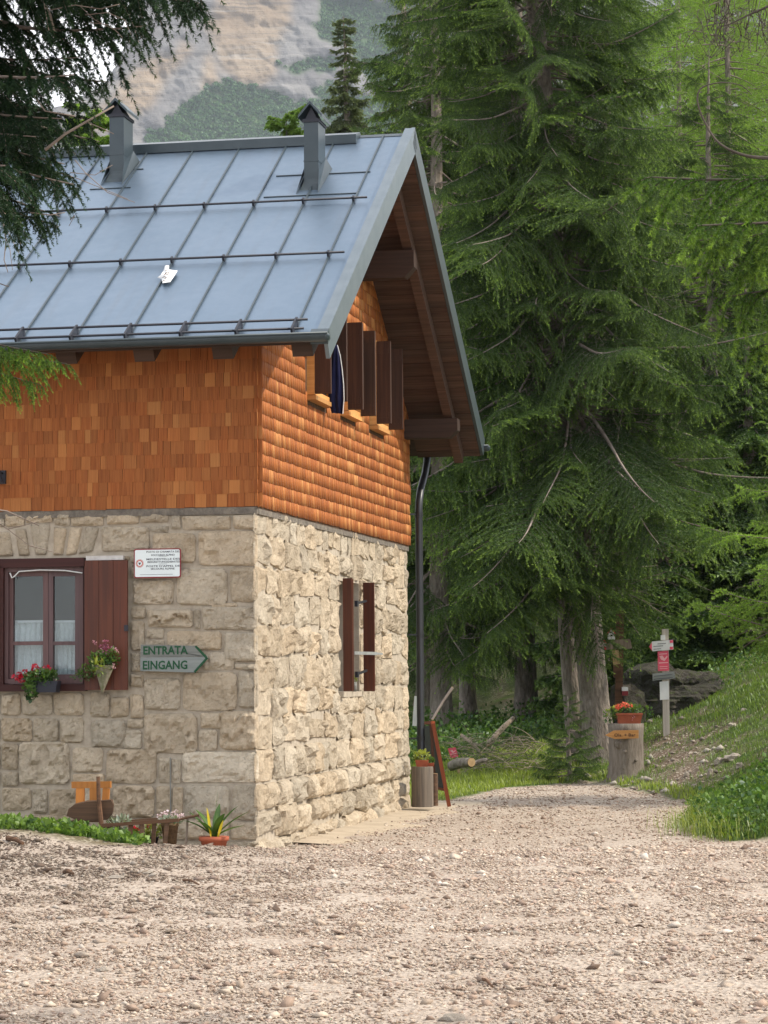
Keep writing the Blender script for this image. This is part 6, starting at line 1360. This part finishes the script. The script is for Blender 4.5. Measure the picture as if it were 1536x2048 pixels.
def interp_grassy(X, D):
    n1 = np.array([mn.noise(Vector((x*2.2, y*2.2, 0))) for x, y in zip(X, D)]); s_ = np.exp(-((X-(4.0+.02*(D-33)))/.55)**2)*sstep(30, 33, D)*sstep(38.8, 36.5, D); return np.clip(.82 + .9*n1 - .75*s_, 0, 1)
D = np.sqrt(r.uniform(21.8**2, 44**2, 120000)); X = D*r.uniform(-.02, .185, len(D)); d = X - bank_edge(D); ok = ((d > .02) | (D > far_edge(X)+.1)) & (gravel_mask(X, D) < .4) & (X > -.2)
X, D = X[ok], D[ok]; g_ = interp_grassy(X, D); ok = r.uniform(0, 1, len(X)) < g_*.95; X, D = X[ok], D[ok]; print('grass', len(X))
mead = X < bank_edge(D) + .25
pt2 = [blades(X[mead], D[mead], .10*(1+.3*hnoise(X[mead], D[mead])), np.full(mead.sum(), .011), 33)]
tag(leaves_obj('grass', pt2, 'meadow'), 'yellow green grass with painted sunlight on the clearing beyond the path', None, None, 'stuff')
X, D = X[~mead], D[~mead]; pt = [blades(X, D, .085*(1+.3*hnoise(X, D)), np.full(len(X), .010), 32)]
tag(leaves_obj('grass', pt, 'grass'), 'short grass on the right bank', None, None, 'stuff')
def weedpatch(n, fx, seed, size, hmax):
    r = np.random.default_rng(seed); X, D = fx(n, r); z = height(X, D); V, T, A = leafcloud(len(X), (1, 1, 1), size, seed, .5, .75, .3); V = V.reshape(-1, 4, 3); V = V - V[:, :1] + np.stack([X, D, z + r.uniform(0, 1, len(X))**1.5*hmax*(.6+.6*np.clip(hnoise(X*2, D*2)+.5, 0, 1))], 1)[:, None]; return V.reshape(-1, 3), T, A
def fx_bank(n, r): D = r.uniform(22.2, 27.5, n*2); X = bank_edge(D) + r.uniform(.0, 2.4, n*2)**1.0; ok = np.abs(X) < .18*D; return X[ok][:n], D[ok][:n]
tag(leaves_obj('weeds', [weedpatch(8000, fx_bank, 61, .034, .20), blades(*fx_bank(9000, np.random.default_rng(66)), np.full(9000, .10), np.full(9000, .007), 67)], 'weed'), 'leafy green weeds over the tip of the right bank', None, None, 'stuff')
def fx_tall(n, r): D = r.uniform(22.25, 25.5, n*2); X = bank_edge(D) + r.uniform(.1, 1.9, n*2); ok = np.abs(X) < .18*D; return X[ok][:n], D[ok][:n]
tag(leaves_obj('bushy_weeds', [weedpatch(2600, fx_tall, 68, .055, .34)], 'plant'), 'darker bushy plants rising among the weeds of the bank tip', None, None, 'stuff')
def fx_pale(n, r): D = r.uniform(22.3, 25, n); X = bank_edge(D) + r.normal(.05, .14, n); return X, D
X, D = fx_pale(600, np.random.default_rng(4)); tag(leaves_obj('dry_grass', [blades(X, D, np.full(len(X), .24), np.full(len(X), .005), 5, .7)], 'plant_lt'), 'pale dry grass stalks at the tip of the right bank', None, None, 'stuff')
def fx_left(n, r): X = r.uniform(-3.9, -1.95, n); D = 19.75 + r.uniform(0, 1.0, n) + (X+2)*-.05; return X, D
X, D = fx_left(5000, np.random.default_rng(6))
tag(leaves_obj('weeds', [weedpatch(3000, fx_left, 62, .055, .08), blades(X, D, np.full(len(X), .075), np.full(len(X), .007), 7)], 'weed'), 'bright green weeds on the mound before the hut wall', None, None, 'stuff')
def fx_under(n, r): D = r.uniform(38.5, 47, n); X = r.uniform(.0, 3.2, n) ; ok = (X < 1.75 + .3*(D-40)*.3) | (D > 42); return X[ok], D[ok]
tag(leaves_obj('undergrowth', [weedpatch(9000, fx_under, 63, .07, .42)], 'plant'), 'dark low undergrowth below the trees beyond the clearing', None, None, 'stuff')
def fx_right(n, r): D = r.uniform(39.5, 47, n); X = r.uniform(3.4, 8.5, n); return X, D
tag(leaves_obj('undergrowth', [weedpatch(6000, fx_right, 64, .06, .22)], 'plant'), 'dark undergrowth round the boulder at the right', None, None, 'stuff')
for o in COL.objects:
    if o.type == 'MESH' and o.parent is None and not o.get('kind') and not o.get('label'): print('UNTAGGED', o.name)
# small stones over the bare parts of the bank
r = np.random.default_rng(91); n = 420; D = r.uniform(23, 40, n); X = bank_edge(D) + np.abs(r.normal(0, 1.1, n)); s_ = np.exp(-((X-(4.0+.02*(D-33)))/.7)**2)*sstep(29, 32, D); ok = (r.uniform(0, 1, n) < .18 + .9*s_) & (X < .18*D); X, D = X[ok], D[ok]; n = len(X)
base = np.array([(1,0,0),(-1,0,0),(0,1,0),(0,-1,0),(0,0,1),(0,0,-1)], float); s = .022*(3.2**r.uniform(0, 1, n)); V = base[None]*(1+r.uniform(-.35, .35, (n, 6, 1))) + r.uniform(-.3, .3, (n, 6, 3)); V = V*s[:, None, None]*np.array([1, .8, .6])
V = V + np.stack([X, D, height(X, D)+s*.3], 1)[:, None]; T = (np.arange(n)*6)[:, None, None] + np.array([(0,2,4),(2,1,4),(1,3,4),(3,0,4),(2,0,5),(1,2,5),(3,1,5),(0,3,5)])[None]
C = np.array([(.34,.29,.24),(.25,.21,.17),(.42,.38,.32)])[r.integers(0, 3, n)]*r.uniform(.75, 1.1, (n, 1))
tag(link('rubble', npmesh('rubble', V.reshape(-1, 3), T.reshape(-1, 3), M['gravel'], None, {'col': np.repeat(C, 6, 0)})), 'small pale stones scattered over the bank', None, None, 'stuff')
# ------------------------------------------------------------------ mountain air
t = bpy.data.materials.new('air'); t.use_nodes = True; n_ = t.node_tree.nodes; n_.clear(); ou = n_.new('ShaderNodeOutputMaterial'); pv = n_.new('ShaderNodeVolumePrincipled')
pv.inputs['Color'].default_value = (.80, .88, 1, 1); pv.inputs['Density'].default_value = .00009; pv.inputs['Anisotropy'].default_value = .2
t.node_tree.links.new(pv.outputs[0], ou.inputs['Volume'])
hz = MB().box((-1500, -70, -30), (1500, 3300, 900)).build('haze', t); tag(hz, 'thin bluish air before the far cliff', None, None, 'stuff')
